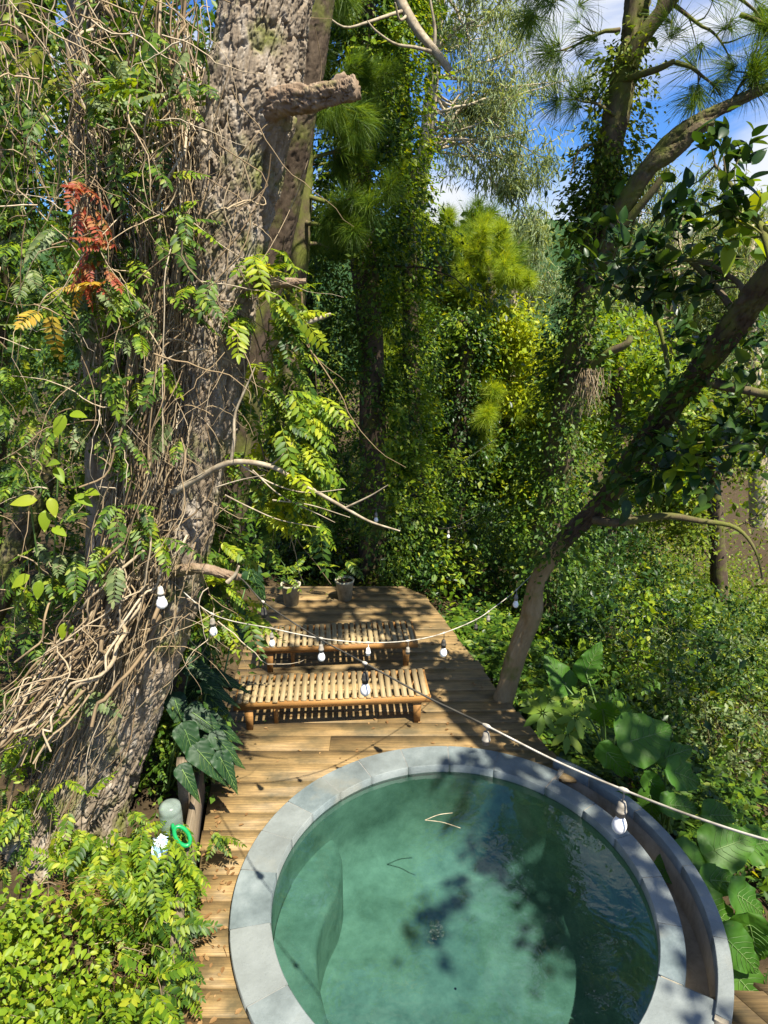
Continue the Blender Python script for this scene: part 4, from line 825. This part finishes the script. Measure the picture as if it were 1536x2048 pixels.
for px, py, zc, s in ((1085, 1425, 6.6, .23), (1150, 1432, 6.5, .2), (1098, 1397, 6.8, .15), (1135, 1465, 6.5, .2), (1070, 1400, 6.9, .18), (1165, 1400, 6.7, .16), (1120, 1420, 6.9, .2)):
    p = PZ(px, py, zc); A = Acc(); A.tube(catmull([np.array(um.location), (np.array(um.location)+p)/2+[.05, 0, .05], p], 8), .007, 5); A.build('stem', STEM, um)
    wh = link('leaf_whorl', None, um, p-np.array(um.location)) if False else None
    n = 8
    a = np.linspace(0, 2*pi, n+1)[:-1]+r.random(); nr = unit(np.array([.1*r.normal(), -.55, .8])); uu = unit(np.cross(nr, [1, 0, 0])); vv = np.cross(nr, uu)
    for k in range(n):
        d = np.cos(a[k])*uu+np.sin(a[k])*vv - nr*.25; A = Acc(); A.leaves(LEAFLET, (p+d*.02)[None], basis(d[None], nr[None]), np.array([s*r.uniform(.8, 1.1)])); A.build('leaflet', LM['green'], um)
# ------------------------------------------------------------ ivy-clad trees in the middle
def tree(name, label, path, radii, bark, seed, nu=28, nv=120, amp=.014, cu=10, cv=.12, group=None):
    root = empty(name, label, 'tree', path[0], group); trunk_mesh('trunk', bark, path, radii, nu, nv, amp, cu, cv, root, None, seed); return root
IV = [P(745, 1200, 11.2), P(745, 950, 11.2), P(742, 700, 11.2), P(722, 450, 11.2), P(712, 250, 11.2), P(722, 80, 11.2), P(735, -160, 11.2)]
t = tree('ivy_tree', 'tall dark tree wrapped in ivy behind the far deck end', IV, [.26, .23, .21, .2, .19, .18, .17], BK['dark'], 11)
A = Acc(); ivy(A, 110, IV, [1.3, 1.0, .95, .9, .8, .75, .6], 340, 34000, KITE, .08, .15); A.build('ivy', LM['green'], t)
A = Acc(); ivy(A, 113, [p+np.array([.35, -.35, 0]) for p in IV], [.9, .7, .7, .65, .55, .5, .4], 110, 10000, KITE, .08, .13); A.build('ivy_bright', LM['bright'], t)  # brighter ivy towards the right, its sunlit edge put into the leaf colour
A = Acc(); r = RS(115)
tips, dirs = limbs(A, 116, IV, 16, (.45, 1), 1.7, .035, -.1, 3, .15, (0, 0, -.2)); A.build('branch', BK['dark'], t)
A = Acc(); foliage(A, 117, tips, dirs, 4200, KITE, .1, .13, .5); A.build('crown', LM['dark'], t)
IV2 = [P(840, 1150, 12.6), P(825, 800, 12.6), P(815, 450, 12.4), P(806, 250, 12.2), P(800, 60, 12), P(790, -150, 12)]
t = tree('ivy_tree', 'slimmer ivy-covered tree just right of the tall dark one', IV2, [.16, .15, .14, .13, .12, .11], BK['dark'], 12)
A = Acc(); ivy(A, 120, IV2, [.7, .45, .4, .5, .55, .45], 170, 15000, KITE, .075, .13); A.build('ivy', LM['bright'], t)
A = Acc(); ivy(A, 123, IV2, [.7, .5, .42, .45, .5, .45], 100, 8000, KITE, .075, .14); A.build('ivy_shaded', LM['green'], t)  # darker copy of the ivy leaves, shade put into the colour
dbr = Acc(); r = RS(125); q = catmull([P(775, -60, 9.2), P(800, 0, 9), P(835, 60, 8.9), P(868, 100, 8.8), P(900, 142, 8.8)], 24); dbr.tube(q, np.linspace(.065, .04, 24), 8)
for pts in ([P(868, 105, 8.8), P(830, 95, 8.7), P(790, 88, 8.6), P(752, 62, 8.5), P(735, 42, 8.5)], [P(815, 20, 9), P(780, 30, 8.8), P(735, 45, 8.6), P(690, 55, 8.5), P(650, 30, 8.4)], [P(868, 100, 8.8), P(870, 60, 8.8), P(862, 10, 8.8), P(855, -40, 8.8)], [P(820, 25, 9), P(800, 40, 8.8), P(790, 5, 8.7)]): dbr.tube(catmull(pts, 14), np.linspace(.022, .008, 14), 6)
dbr.build('dead_branch', TWIG, t, True)
IV3 = [P(905, 1150, 14.5), P(915, 950, 14.5), P(925, 800, 14.5), P(930, 690, 14.5), P(930, 640, 14.5)]
t = tree('ivy_snag', 'short ivy-smothered dead tree in front of the sunny pine', IV3, [.25, .22, .2, .18, .14], BK['dark'], 13)
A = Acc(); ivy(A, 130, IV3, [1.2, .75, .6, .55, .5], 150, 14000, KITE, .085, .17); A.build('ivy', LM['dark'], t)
A = Acc(); ivy(A, 133, IV3, [1.3, .8, .65, .55, .5], 60, 2400, KITE, .11, .16); A.build('ivy_sunlit', LM['bright'], t)  # brighter copy of the ivy leaves, sunlight put into the colour
IV4 = [P(640, 1180, 12.5), P(620, 900, 12.5), P(612, 700, 12.5), P(610, 560, 12.5), P(600, 420, 12.5)]
t = tree('ivy_tree', 'ivy column left of the tall dark ivy tree, beside the big trunk', IV4, [.2, .18, .16, .13, .1], BK['dark'], 14)
A = Acc(); ivy(A, 140, IV4, [1.1, .8, .75, .6, .35], 160, 16000, KITE, .08, .16); A.build('ivy', LM['green'], t)

# ------------------------------------------------------------ pines
def pine(name, label, path, radii, bark, seed, n, tr, L, nt_, needle, mat, group=None, side=None, up=.1, T_=TUFT, nv=110):
    t = tree(name, label, path, radii, bark, seed, 28, nv, .016, 10, .13, group); A = Acc(); tips, dirs = limbs(A, seed*7, path, n, tr, L, radii[-1]*.45, up, 4, .14, (0, 0, .12), side); A.build('branch', bark, t, True)
    A = Acc(); foliage(A, seed*7+1, tips, dirs, nt_, T_, needle, .05, .25, 1.5); A.build('crown', LM[mat], t); return t
PN = [P(1070, 1250, 10.4), P(1092, 1080, 10.3), P(1115, 930, 10.2), P(1148, 740, 10), P(1190, 480, 10), P(1213, 330, 10), P(1238, 200, 10), P(1262, 90, 10), P(1300, -150, 10)]
t = tree('pine_tree', 'forked pine with mossy trunk and ivy standing against the sky', PN, [.3, .26, .23, .21, .19, .18, .17, .16, .15], BK['moss'], 15, 40, 200, .02, 12, .13)
trunk_mesh('fork', BK['moss'], [P(1205, 520, 9.9), P(1240, 425, 9.6), P(1295, 340, 9.4), P(1345, 305, 9.3), P(1390, 262, 9.2), P(1424, 248, 9.2)], [.15, .125, .105, .09, .08, .07], 40, 180, .018, 10, .25, t, None, 44)
trunk_mesh('fork', BK['moss'], [P(1290, 345, 9.5), P(1340, 282, 9.4), P(1400, 240, 9.3), P(1470, 205, 9.2), P(1560, 165, 9.1), P(1700, 120, 9)], [.11, .095, .085, .07, .06, .05], 36, 180, .016, 9, .25, t, None, 45)
A = Acc()
for pts, r0, r1 in (    ([P(1258, 130, 9.9), P(1285, 75, 9.8), P(1330, 15, 9.7), P(1400, -80, 9.5)], .11, .08), ([P(1262, 95, 9.9), P(1300, 60, 9.8), P(1325, 0, 9.8), P(1340, -90, 9.7)], .07, .05), ([P(1150, 770, 9.9), P(1200, 715, 9.6), P(1250, 690, 9.4), P(1262, 672, 9.4)], .07, .04), ([P(1230, 470, 9.6), P(1290, 400, 9.4), P(1330, 350, 9.3)], .06, .04), ([P(1240, 160, 9.9), P(1310, 140, 9.6), P(1350, 122, 9.5)], .05, .03), ([P(1200, 285, 9.9), P(1160, 300, 9.6), P(1140, 350, 9.5)], .022, .009), ([P(1262, 600, 9.8), P(1256, 520, 9.7), P(1270, 430, 9.5)], .03, .02)):
    A = Acc(); A.tube(catmull(pts, 26), np.linspace(r0, r1, 26), 9); A.build('branch', BK['moss'], t, True)
r = RS(150); tips = []; dirs = []
for p, d, L in ((P(1370, -50, 9.5), (.8, 0, -.15), 1.6), (P(1400, -60, 9.4), (.9, -.2, .0), 1.9), (P(1330, 0, 9.7), (.7, -.2, -.4), 1.1), (P(1420, 245, 9.2), (.5, -.1, .5), .8), (P(1240, 60, 9.9), (-.8, -.1, .0), .9), (P(1250, -20, 9.9), (-.8, -.1, -.15), 1.2), (P(1350, 125, 9.5), (.6, -.1, -.2), .7), (P(1560, 165, 9.1), (.3, -.2, .7), .9), (P(1500, 190, 9.2), (.2, -.2, .8), .8), (P(1480, 30, 9.3), (.5, -.2, -.3), .9), (P(1230, 230, 9.8), (-.7, -.1, .2), .6)):
    A = Acc(); q = limb(A, r, p, d, L, .03, 11, .13, (0, 0, -.1), 5)
    for k in range(5):
        j = r.integers(3, 11); j = min(j, 10); q2 = limb(A, r, q[j], unit(q[j]-q[j-1])+.7*r.normal(size=3), L*r.uniform(.25, .45), .012, 7, .16, (0, 0, .05), 4); tips.append(q2[-2:]); dirs.append(unit(np.gradient(q2, axis=0))[-2:])
    tips.append(q[-3:]); dirs.append(unit(np.gradient(q, axis=0))[-3:]); A.build('branch', BK['moss'], t, True)
A = Acc()
for p in (P(1390, 215, 9.3), P(1165, 20, 9.6), P(1185, 70, 9.6), P(1160, 110, 9.6), P(1500, 110, 9.2), P(1340, 60, 9.4)): tips.append(p[None]); dirs.append(unit(np.array([[.2*r.normal(), -.2, -.2+.5*r.random()]])))
tp3, dr3 = limbs(A, 158, [PN[-1], np.array([3.0, 8.6, 9.6]), np.array([2.6, 7.6, 9.9]), np.array([2.2, 7.0, 10.2])], 20, (.1, 1), 2.1, .04, .1, 5, .14)  # unseen boughs above the view, added to shade deck end and lower ivy
A.build('branch', BK['moss'], t, True); tips = np.vstack(tips); dirs = np.vstack(dirs)
A = Acc(); foliage(A, 159, tp3, dr3, 900, TUFTF, .42, .08, .2, 1.4); A.build('shade_crown', LM['needle'], t)
A = Acc(); foliage(A, 151, tips, dirs, 120, TUFT, .46, .04, .25, 1.6); A.build('crown', LM['needle'], t)
A = Acc(); ivy(A, 152, PN[:6], [.9, .7, .5, .38, .32, .22], 180, 15000, KITE, .08, .14); A.build('ivy', LM['green'], t)
A = Acc(); ivy(A, 155, PN[4:8], [.42, .4, .34, .2], 70, 3400, KITE, .08, .12); A.build('ivy_bright', LM['olive'], t)  # lighter olive ivy higher up the pine
A = Acc(); r = RS(157)
for k in range(90): limb(A, r, P(1180+r.normal()*14, 735+abs(r.normal())*16, 9.5), (.25*r.normal(), .2*r.normal(), -1), r.uniform(.2, .55), .006, 7, .14, (0, 0, -.3), 3)
A.build('hanging_roots', BK['liana'], t)
G2 = 'background trees across the valley side'
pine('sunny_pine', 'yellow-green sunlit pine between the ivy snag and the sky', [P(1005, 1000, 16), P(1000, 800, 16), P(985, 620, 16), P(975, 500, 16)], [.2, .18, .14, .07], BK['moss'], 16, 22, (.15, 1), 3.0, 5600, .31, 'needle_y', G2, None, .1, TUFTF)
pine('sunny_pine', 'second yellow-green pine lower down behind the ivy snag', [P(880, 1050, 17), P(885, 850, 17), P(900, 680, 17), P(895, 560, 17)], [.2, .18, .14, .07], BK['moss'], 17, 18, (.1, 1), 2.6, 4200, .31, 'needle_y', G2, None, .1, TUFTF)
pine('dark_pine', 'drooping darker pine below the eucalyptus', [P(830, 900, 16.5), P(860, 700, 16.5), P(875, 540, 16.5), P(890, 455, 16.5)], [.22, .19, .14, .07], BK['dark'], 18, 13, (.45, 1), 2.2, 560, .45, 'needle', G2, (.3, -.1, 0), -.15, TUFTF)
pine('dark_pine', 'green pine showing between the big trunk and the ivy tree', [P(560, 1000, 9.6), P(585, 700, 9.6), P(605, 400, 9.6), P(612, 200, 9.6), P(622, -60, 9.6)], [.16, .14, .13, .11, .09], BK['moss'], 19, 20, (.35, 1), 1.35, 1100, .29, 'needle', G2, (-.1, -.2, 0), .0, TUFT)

# ------------------------------------------------------------ eucalyptus and pale far trees
def leafy(name, label, path, radii, bark, seed, n, tr, L, nl, size, T_, mat, spread=.25, droop=.6, side=None, up=.25, mat2=None, group=G2, r0=None):
    t = tree(name, label, path, radii, bark, seed, 20, 80, .012, 8, .2, group); A = Acc(); tips, dirs = limbs(A, seed*5, path, n, tr, L, r0 or radii[-1]*.55, up, 5, .15, (0, 0, .1), side); A.build('branch', bark, t, True)
    r = RS(seed); m_ = max(len(tips)//9, 10); idx = r.choice(len(tips), m_); c = tips[idx]
    A = Acc(); foliage(A, seed*5+1, c if False else tips, dirs, nl//2, T_, size, spread, droop, .4); clumps(A, seed*5+2, c, nl//2, spread*1.35, T_, size, None, droop); A.build('crown', LM[mat], t); return t
leafy('eucalyptus_tree', 'pale feathery eucalyptus with slim tan trunk against the sky', [P(815, 1000, 19), P(825, 600, 19), P(835, 380, 19), P(855, 260, 19), P(868, 130, 19), P(880, 0, 19), P(890, -160, 19)], [.3, .26, .22, .18, .15, .12, .1], BK['pale'], 21, 26, (.42, 1), 3.5, 16000, .21, LANCE, 'euc', .17, 1.1, (.85, -.2, -.05), .1)
et = [o for o in col.objects if o.name == 'eucalyptus_tree'][0]; r = RS(215)
A = Acc(); cc = np.array([P(r.uniform(900, 1120), r.uniform(150, 470), r.uniform(18, 20)) for _ in range(24)]); clumps(A, 216, cc, 5200, .24, LANCE, .22, None, 1.1); A.build('hanging_leaves', LM['euc'], et)
A = Acc()
for c_ in cc[::2]: A.tube(catmull([P(850, 300+r.uniform(-150, 60), 19), (c_+P(850, 300, 19))/2+[0, 0, .5], c_], 12), np.linspace(.045, .012, 12), 5)
A.build('branch', BK['pale'], et, True)
leafy('pale_tree', 'grey-green feathery tree right of the eucalyptus, lower down', [P(1010, 1000, 24), P(1020, 700, 24), P(1030, 540, 24), P(1040, 470, 24)], [.25, .2, .15, .08], BK['pale'], 22, 16, (.3, 1), 2.0, 9000, .26, LANCE, 'euc', .3, 1.0)
leafy('pale_tree', 'hazy pale tree behind the forked pine on the right', [P(1330, 1000, 22), P(1340, 700, 22), P(1350, 520, 22), P(1360, 430, 22)], [.3, .25, .18, .1], BK['pale'], 23, 22, (.15, 1), 4.2, 15000, .27, LANCE, 'pale', .35, .9)  # haze and sunlight put into the pale leaf colour
leafy('pale_tree', 'pale sunlit tree at the right edge behind the leaning trunk', [P(1520, 1050, 20), P(1510, 800, 20), P(1500, 600, 20), P(1500, 450, 20)], [.3, .25, .18, .1], BK['pale'], 24, 20, (.1, 1), 3.6, 13000, .25, LANCE, 'pale', .32, .9)  # sunlight put into the pale leaf colour here too
leafy('round_tree', 'bright green rounded tree between forked pine and leaning trunk', [P(1215, 1150, 14), P(1225, 900, 14), P(1235, 760, 14), P(1240, 650, 14)], [.18, .15, .12, .07], BK['dark'], 25, 16, (.2, 1), 1.9, 9000, .13, KITE, 'bright', .2, .4)
leafy('round_tree', 'green tree filling the gap low behind the sunny pine', [P(1010, 1150, 15), P(1015, 1040, 15), P(1020, 960, 15), P(1025, 910, 15)], [.2, .17, .12, .07], BK['dark'], 26, 16, (.1, 1), 1.6, 9000, .13, KITE, 'green', .22, .4)
leafy('round_tree', 'pale green bushy tree right of the leaning trunk, mid height', [P(1440, 1200, 15), P(1430, 1000, 15), P(1425, 880, 15), P(1420, 800, 15)], [.2, .17, .12, .07], BK['dark'], 27, 18, (.1, 1), 2.4, 11000, .13, KITE, 'olive', .22, .4)
leafy('round_tree', 'lime-green sunlit tree glowing behind the ivy snag', [P(1000, 1050, 15.2), P(1005, 880, 15.2), P(1010, 760, 15.2), P(1015, 650, 15.2)], [.2, .17, .12, .07], BK['dark'], 29, 22, (.1, 1), 1.7, 15000, .12, KITE, 'lime', .22, .4)  # leaf colour carries the sunlit glow of the background
leafy('round_tree', 'yellow-green tree showing between snag and slim ivy tree', [P(890, 1050, 19), P(890, 880, 19), P(890, 760, 19), P(885, 640, 19)], [.2, .17, .12, .07], BK['dark'], 33, 18, (.1, 1), 2.2, 11000, .12, KITE, 'lime', .22, .4)
t = tree('bare_trunk', 'thin sunlit bare trunk rising between bushes behind the deck', [P(968, 1010, 15), P(972, 960, 15), P(980, 880, 15), P(985, 820, 15)], [.1, .09, .08, .06], BK['tan'], 28)

# ------------------------------------------------------------ leaning tree at the deck edge with broad dark leaves
LT = [PZ(1000, 1420, 7.75), PZ(1012, 1380, 7.75), PZ(1035, 1300, 7.65), PZ(1062, 1230, 7.5), PZ(1075, 1160, 7.3), PZ(1130, 1080, 7.0), PZ(1200, 1010, 6.6), PZ(1270, 910, 6.1), PZ(1340, 815, 5.6), PZ(1400, 745, 5.2), PZ(1480, 640, 4.7), PZ(1560, 530, 4.3), PZ(1680, 380, 3.9), PZ(1850, 150, 3.5), np.array([3.6, 2.6, 6.6]), np.array([4.5, 1.2, 8.2])]
t = empty('leaning_tree', 'tree leaning right from the deck edge with broad dark leaves', 'tree', LT[0])
trunk_mesh('trunk', BK['tan'], LT[:6], [.125, .11, .105, .11, .09, .085], 60, 200, .012, 10, .4, t, None, 31, ((PZ(1062, 1232, 7.35), .1, .03),))
trunk_mesh('upper_trunk', BK['dark'], [LT[4]*.4+LT[5]*.6]+LT[5:], [.09, .09, .088, .085, .085, .09, .09, .085, .085, .08, .07, .05], 60, 340, .024, 12, .3, t, None, 32)  # darker bark than below: shade on the upper trunk put into its colour
A = Acc(); ivy(A, 317, LT[4:11], [.25, .3, .26, .2, .16], 80, 2200, KITE, .07, .09); A.build('ivy', LM['green'], t)
A = Acc(); r = RS(310)
BR = [([PZ(1400, 760, 5.2), PZ(1450, 772, 5.1), PZ(1500, 782, 5.0), PZ(1580, 800, 4.9)], .045, .025), ([PZ(1190, 1040, 6.6), PZ(1240, 1045, 6.3), PZ(1330, 1032, 6.1), PZ(1400, 1042, 6.0), PZ(1470, 1055, 5.9), PZ(1510, 1100, 5.85), PZ(1525, 1160, 5.8)], .045, .006), ([PZ(1480, 640, 4.7), PZ(1420, 560, 4.9), PZ(1350, 500, 5.1), PZ(1280, 470, 5.3)], .03, .01), ([PZ(1550, 540, 4.3), PZ(1520, 450, 4.5), PZ(1470, 380, 4.7), PZ(1430, 330, 4.9)], .03, .01), ([PZ(1340, 815, 5.6), PZ(1330, 700, 5.6), PZ(1300, 620, 5.6), PZ(1230, 570, 5.7)], .025, .008), ([PZ(1340, 820, 5.6), PZ(1380, 880, 5.3), PZ(1400, 930, 5.1)], .02, .008), ([PZ(1500, 610, 4.6), PZ(1470, 560, 4.7), PZ(1390, 520, 4.9), PZ(1310, 540, 5.1)], .025, .008), ([PZ(1270, 910, 6.1), PZ(1310, 930, 5.8), PZ(1380, 950, 5.6)], .02, .007)]
tips = []; dirs = []
for pts, r0, r1 in BR:
    C = catmull(pts, 26); A.tube(C, np.linspace(r0, r1, 26), 7)
    if r0 != .045 or r1 != .006:
        for k in range(11):
            j = r.integers(6, 26); q = limb(A, r, C[j], unit(C[j]-C[j-1])*.5+.8*r.normal(size=3)*[1, .6, .8], r.uniform(.25, .55), .007, 7, .16, (0, 0, .1), 4); tips.append(q[3:]); dirs.append(unit(np.gradient(q, axis=0))[3:])
A.build('branch', BK['moss'], t, True); tips = np.vstack(tips); dirs = np.vstack(dirs)
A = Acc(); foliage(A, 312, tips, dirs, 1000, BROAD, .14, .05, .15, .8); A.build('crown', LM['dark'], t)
A = Acc(); foliage(A, 313, np.array([PZ(1370, 915, 5.1), PZ(1385, 905, 5.1), PZ(1375, 945, 5.1), PZ(1500, 430, 4.6), PZ(1530, 400, 4.5), PZ(1470, 460, 4.6)]), np.array([(0, -.3, .2)]*6), 60, BROAD, .17, .08, .1, .3); A.build('sunlit_leaves', LM['bright'], t)  # brighter leaves at chosen spots, sunlight put into their colour
# unseen limbs right of the pool, added and shaped to throw the dappled shade
A = Acc(); CR = [LT[-2], LT[-1], np.array([5.6, .9, 8.9]), np.array([6.3, .6, 9.4])]
tips, dirs = limbs(A, 315, CR, 14, (.35, 1), 1.7, .03, .25, 4, .15); A.build('branch', BK['moss'], t, True)
CR2 = [LT[-3], np.array([2.7, 4.4, 7.4]), np.array([2.6, 5.2, 8.2]), np.array([2.5, 6.0, 8.7])]; A = Acc(); A.tube(catmull(CR2, 20), np.linspace(.07, .03, 20), 6)  # unseen limb added to shade the far deck
tp2, dr2 = limbs(A, 318, CR2, 16, (.5, 1), 1.7, .025, .15, 4, .15); A.build('branch', BK['moss'], t, True); A = Acc(); CR3 = [LT[-2], np.array([5.0, 2.8, 7.6]), np.array([6.6, 3.2, 8.4]), np.array([8.0, 4.0, 9.0])]; A.tube(catmull(CR3, 20), np.linspace(.07, .03, 20), 6)  # second added limb, also unseen, breaks up the sun on the slope
tp3, dr3 = limbs(A, 319, CR3, 20, (.3, 1), 2.2, .025, .15, 4, .15); A.build('branch', BK['moss'], t, True); tips = np.vstack([tips, tp2, tp2]); dirs = np.vstack([dirs, dr2, dr2])
A = Acc(); foliage(A, 320, tp3, dr3, 1700, OVAL, .2, .12, .2, .7); A.build('shade_crown', LM['dark'], t)
A = Acc(); foliage(A, 316, tips, dirs, 2200, OVAL, .17, .1, .2, .7); A.build('shade_crown', LM['dark'], t)

# ------------------------------------------------------------ undergrowth on the slope and behind the deck
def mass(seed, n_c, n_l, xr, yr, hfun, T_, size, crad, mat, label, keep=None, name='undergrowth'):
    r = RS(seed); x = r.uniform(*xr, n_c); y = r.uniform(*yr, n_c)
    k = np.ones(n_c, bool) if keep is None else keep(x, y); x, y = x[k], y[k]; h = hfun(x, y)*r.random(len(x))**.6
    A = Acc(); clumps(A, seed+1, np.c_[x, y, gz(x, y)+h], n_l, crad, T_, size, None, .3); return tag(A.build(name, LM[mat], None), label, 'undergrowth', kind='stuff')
def offdeck(x, y): return ((x > XR(np.clip(y, 5.0, 9.8))+.14+.42*(y < 5.6)) | (y > 10.1)) & ((x-PCX)**2+(y-PCY)**2 > 2.25**2) & ((y > 3.6) | (x > 3.4))
bump = lambda s, a, b: (lambda x, y: a + b*np.clip(fbm(x*.55+s, y*.55+s, 3)*2-.6, 0, 1.3))
mass(200, 340, 27000, (.5, 9), (3, 13), bump(3, .05, 2.4), KITE, .08, .2, 'dark', 'dense dark green undergrowth on the slope right of the deck', offdeck)  # dark leaf colour stands in for the shade on the slope
mass(210, 150, 11000, (1.8, 9), (4, 13), bump(8, .5, 2.0), KITE, .075, .15, 'green', 'lighter sunlit undergrowth scattered on the right slope', offdeck)  # lighter leaf colour stands in for sun patches on the slope
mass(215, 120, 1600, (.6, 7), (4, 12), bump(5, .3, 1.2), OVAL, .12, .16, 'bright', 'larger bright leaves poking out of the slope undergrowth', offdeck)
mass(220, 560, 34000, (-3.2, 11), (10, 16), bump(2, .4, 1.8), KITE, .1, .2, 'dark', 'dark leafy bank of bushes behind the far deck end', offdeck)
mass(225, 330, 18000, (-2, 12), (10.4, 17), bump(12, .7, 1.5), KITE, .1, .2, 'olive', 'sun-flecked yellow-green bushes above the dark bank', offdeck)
mass(230, 700, 24000, (-9, 16), (15, 30), bump(6, .5, 2.4), KITE, .15, .4, 'bright', 'tree and bush mass in the middle distance', None)  # bright leaf colour stands in for sunlight on the backdrop
mass(240, 600, 16000, (-25, 45), (30, 75), bump(9, 2, 7), KITE, .34, .8, 'olive', 'far wood on the valley side', None, 'far_wood')  # lighter olive likewise carries sunlight in the leaf colour
A = Acc(); r = RS(250); n = 90; x = r.uniform(.6, 4.2, n); y = r.uniform(5.5, 9.6, n); k = offdeck(x, y); x, y = x[k], y[k]; pos = np.c_[x, y, gz(x, y)+.2]
for k in range(len(x)):
    m_ = 8; a = r.uniform(0, 2*pi, m_); d = np.c_[np.cos(a), np.sin(a), np.full(m_, .55)]; A.leaves(SPRAY[k % 6], np.repeat(pos[k:k+1], m_, 0), basis(d, np.tile([0, 0, 1.], (m_, 1))), r.uniform(.35, .6, m_))
tag(A.build('fern', LM['green']), 'ferns growing in the shade below the deck edge', 'ferns', kind='stuff')

mass(260, 60, 3000, (2.2, 9), (5, 13), bump(15, .6, 2.2), LANCE, .16, .2, 'pale', 'pale narrow-leaved bushes on the right slope', offdeck)
# single shrubs that stand out of the slope
def shrub(label, base, h, n, size, T_, mat, seed, L=.5):
    root = empty('shrub', label, 'shrub', base, 'shrubs on the right slope'); A = Acc(); r = RS(seed); tips = []; dirs = []
    for k in range(9):
        q = limb(A, r, base, (.45*r.normal(), .45*r.normal(), 1), h*r.uniform(.6, 1.1), .012, 9, .14, (0, 0, .1), 4)
        for j in range(4):
            q2 = limb(A, r, q[r.integers(3, 9)], r.normal(size=3)+[0, 0, .5], L*h*r.uniform(.4, .9), .005, 6, .16, (0, 0, .1), 3); tips.append(q2[2:]); dirs.append(unit(np.gradient(q2, axis=0))[2:])
    A.build('stem', BK['moss'], root); A = Acc(); foliage(A, seed+1, np.vstack(tips), np.vstack(dirs), n, T_, size, .05, .1, .9); A.build('foliage', LM[mat], root)
def gpt(px, py, Y):
    p = P(px, py, Y); return np.array([p[0], p[1], float(gz(p[0], p[1]))])
shrub('yellow-green shrub with pointed leaves right of the umbrella plant', gpt(1275, 1400, 8.4), 1.25, 420, .13, OVAL, 'bright', 401)
shrub('light green shrub low on the slope at the right edge', gpt(1480, 1420, 8.2), 1.2, 1500, .085, KITE, 'olive', 405)
shrub('pale bushy shrub above the shaded elephant ear plant', gpt(1440, 1520, 7.4), 1.1, 1500, .08, KITE, 'pale', 409)
shrub('dark glossy shrub behind the leaning tree base', gpt(1140, 1290, 9.2), 1.2, 700, .12, OVAL, 'dark', 413)
shrub('tall green shrub in the gap under the arching branch', gpt(1330, 1200, 9.6), 1.9, 2200, .085, KITE, 'bright', 417)

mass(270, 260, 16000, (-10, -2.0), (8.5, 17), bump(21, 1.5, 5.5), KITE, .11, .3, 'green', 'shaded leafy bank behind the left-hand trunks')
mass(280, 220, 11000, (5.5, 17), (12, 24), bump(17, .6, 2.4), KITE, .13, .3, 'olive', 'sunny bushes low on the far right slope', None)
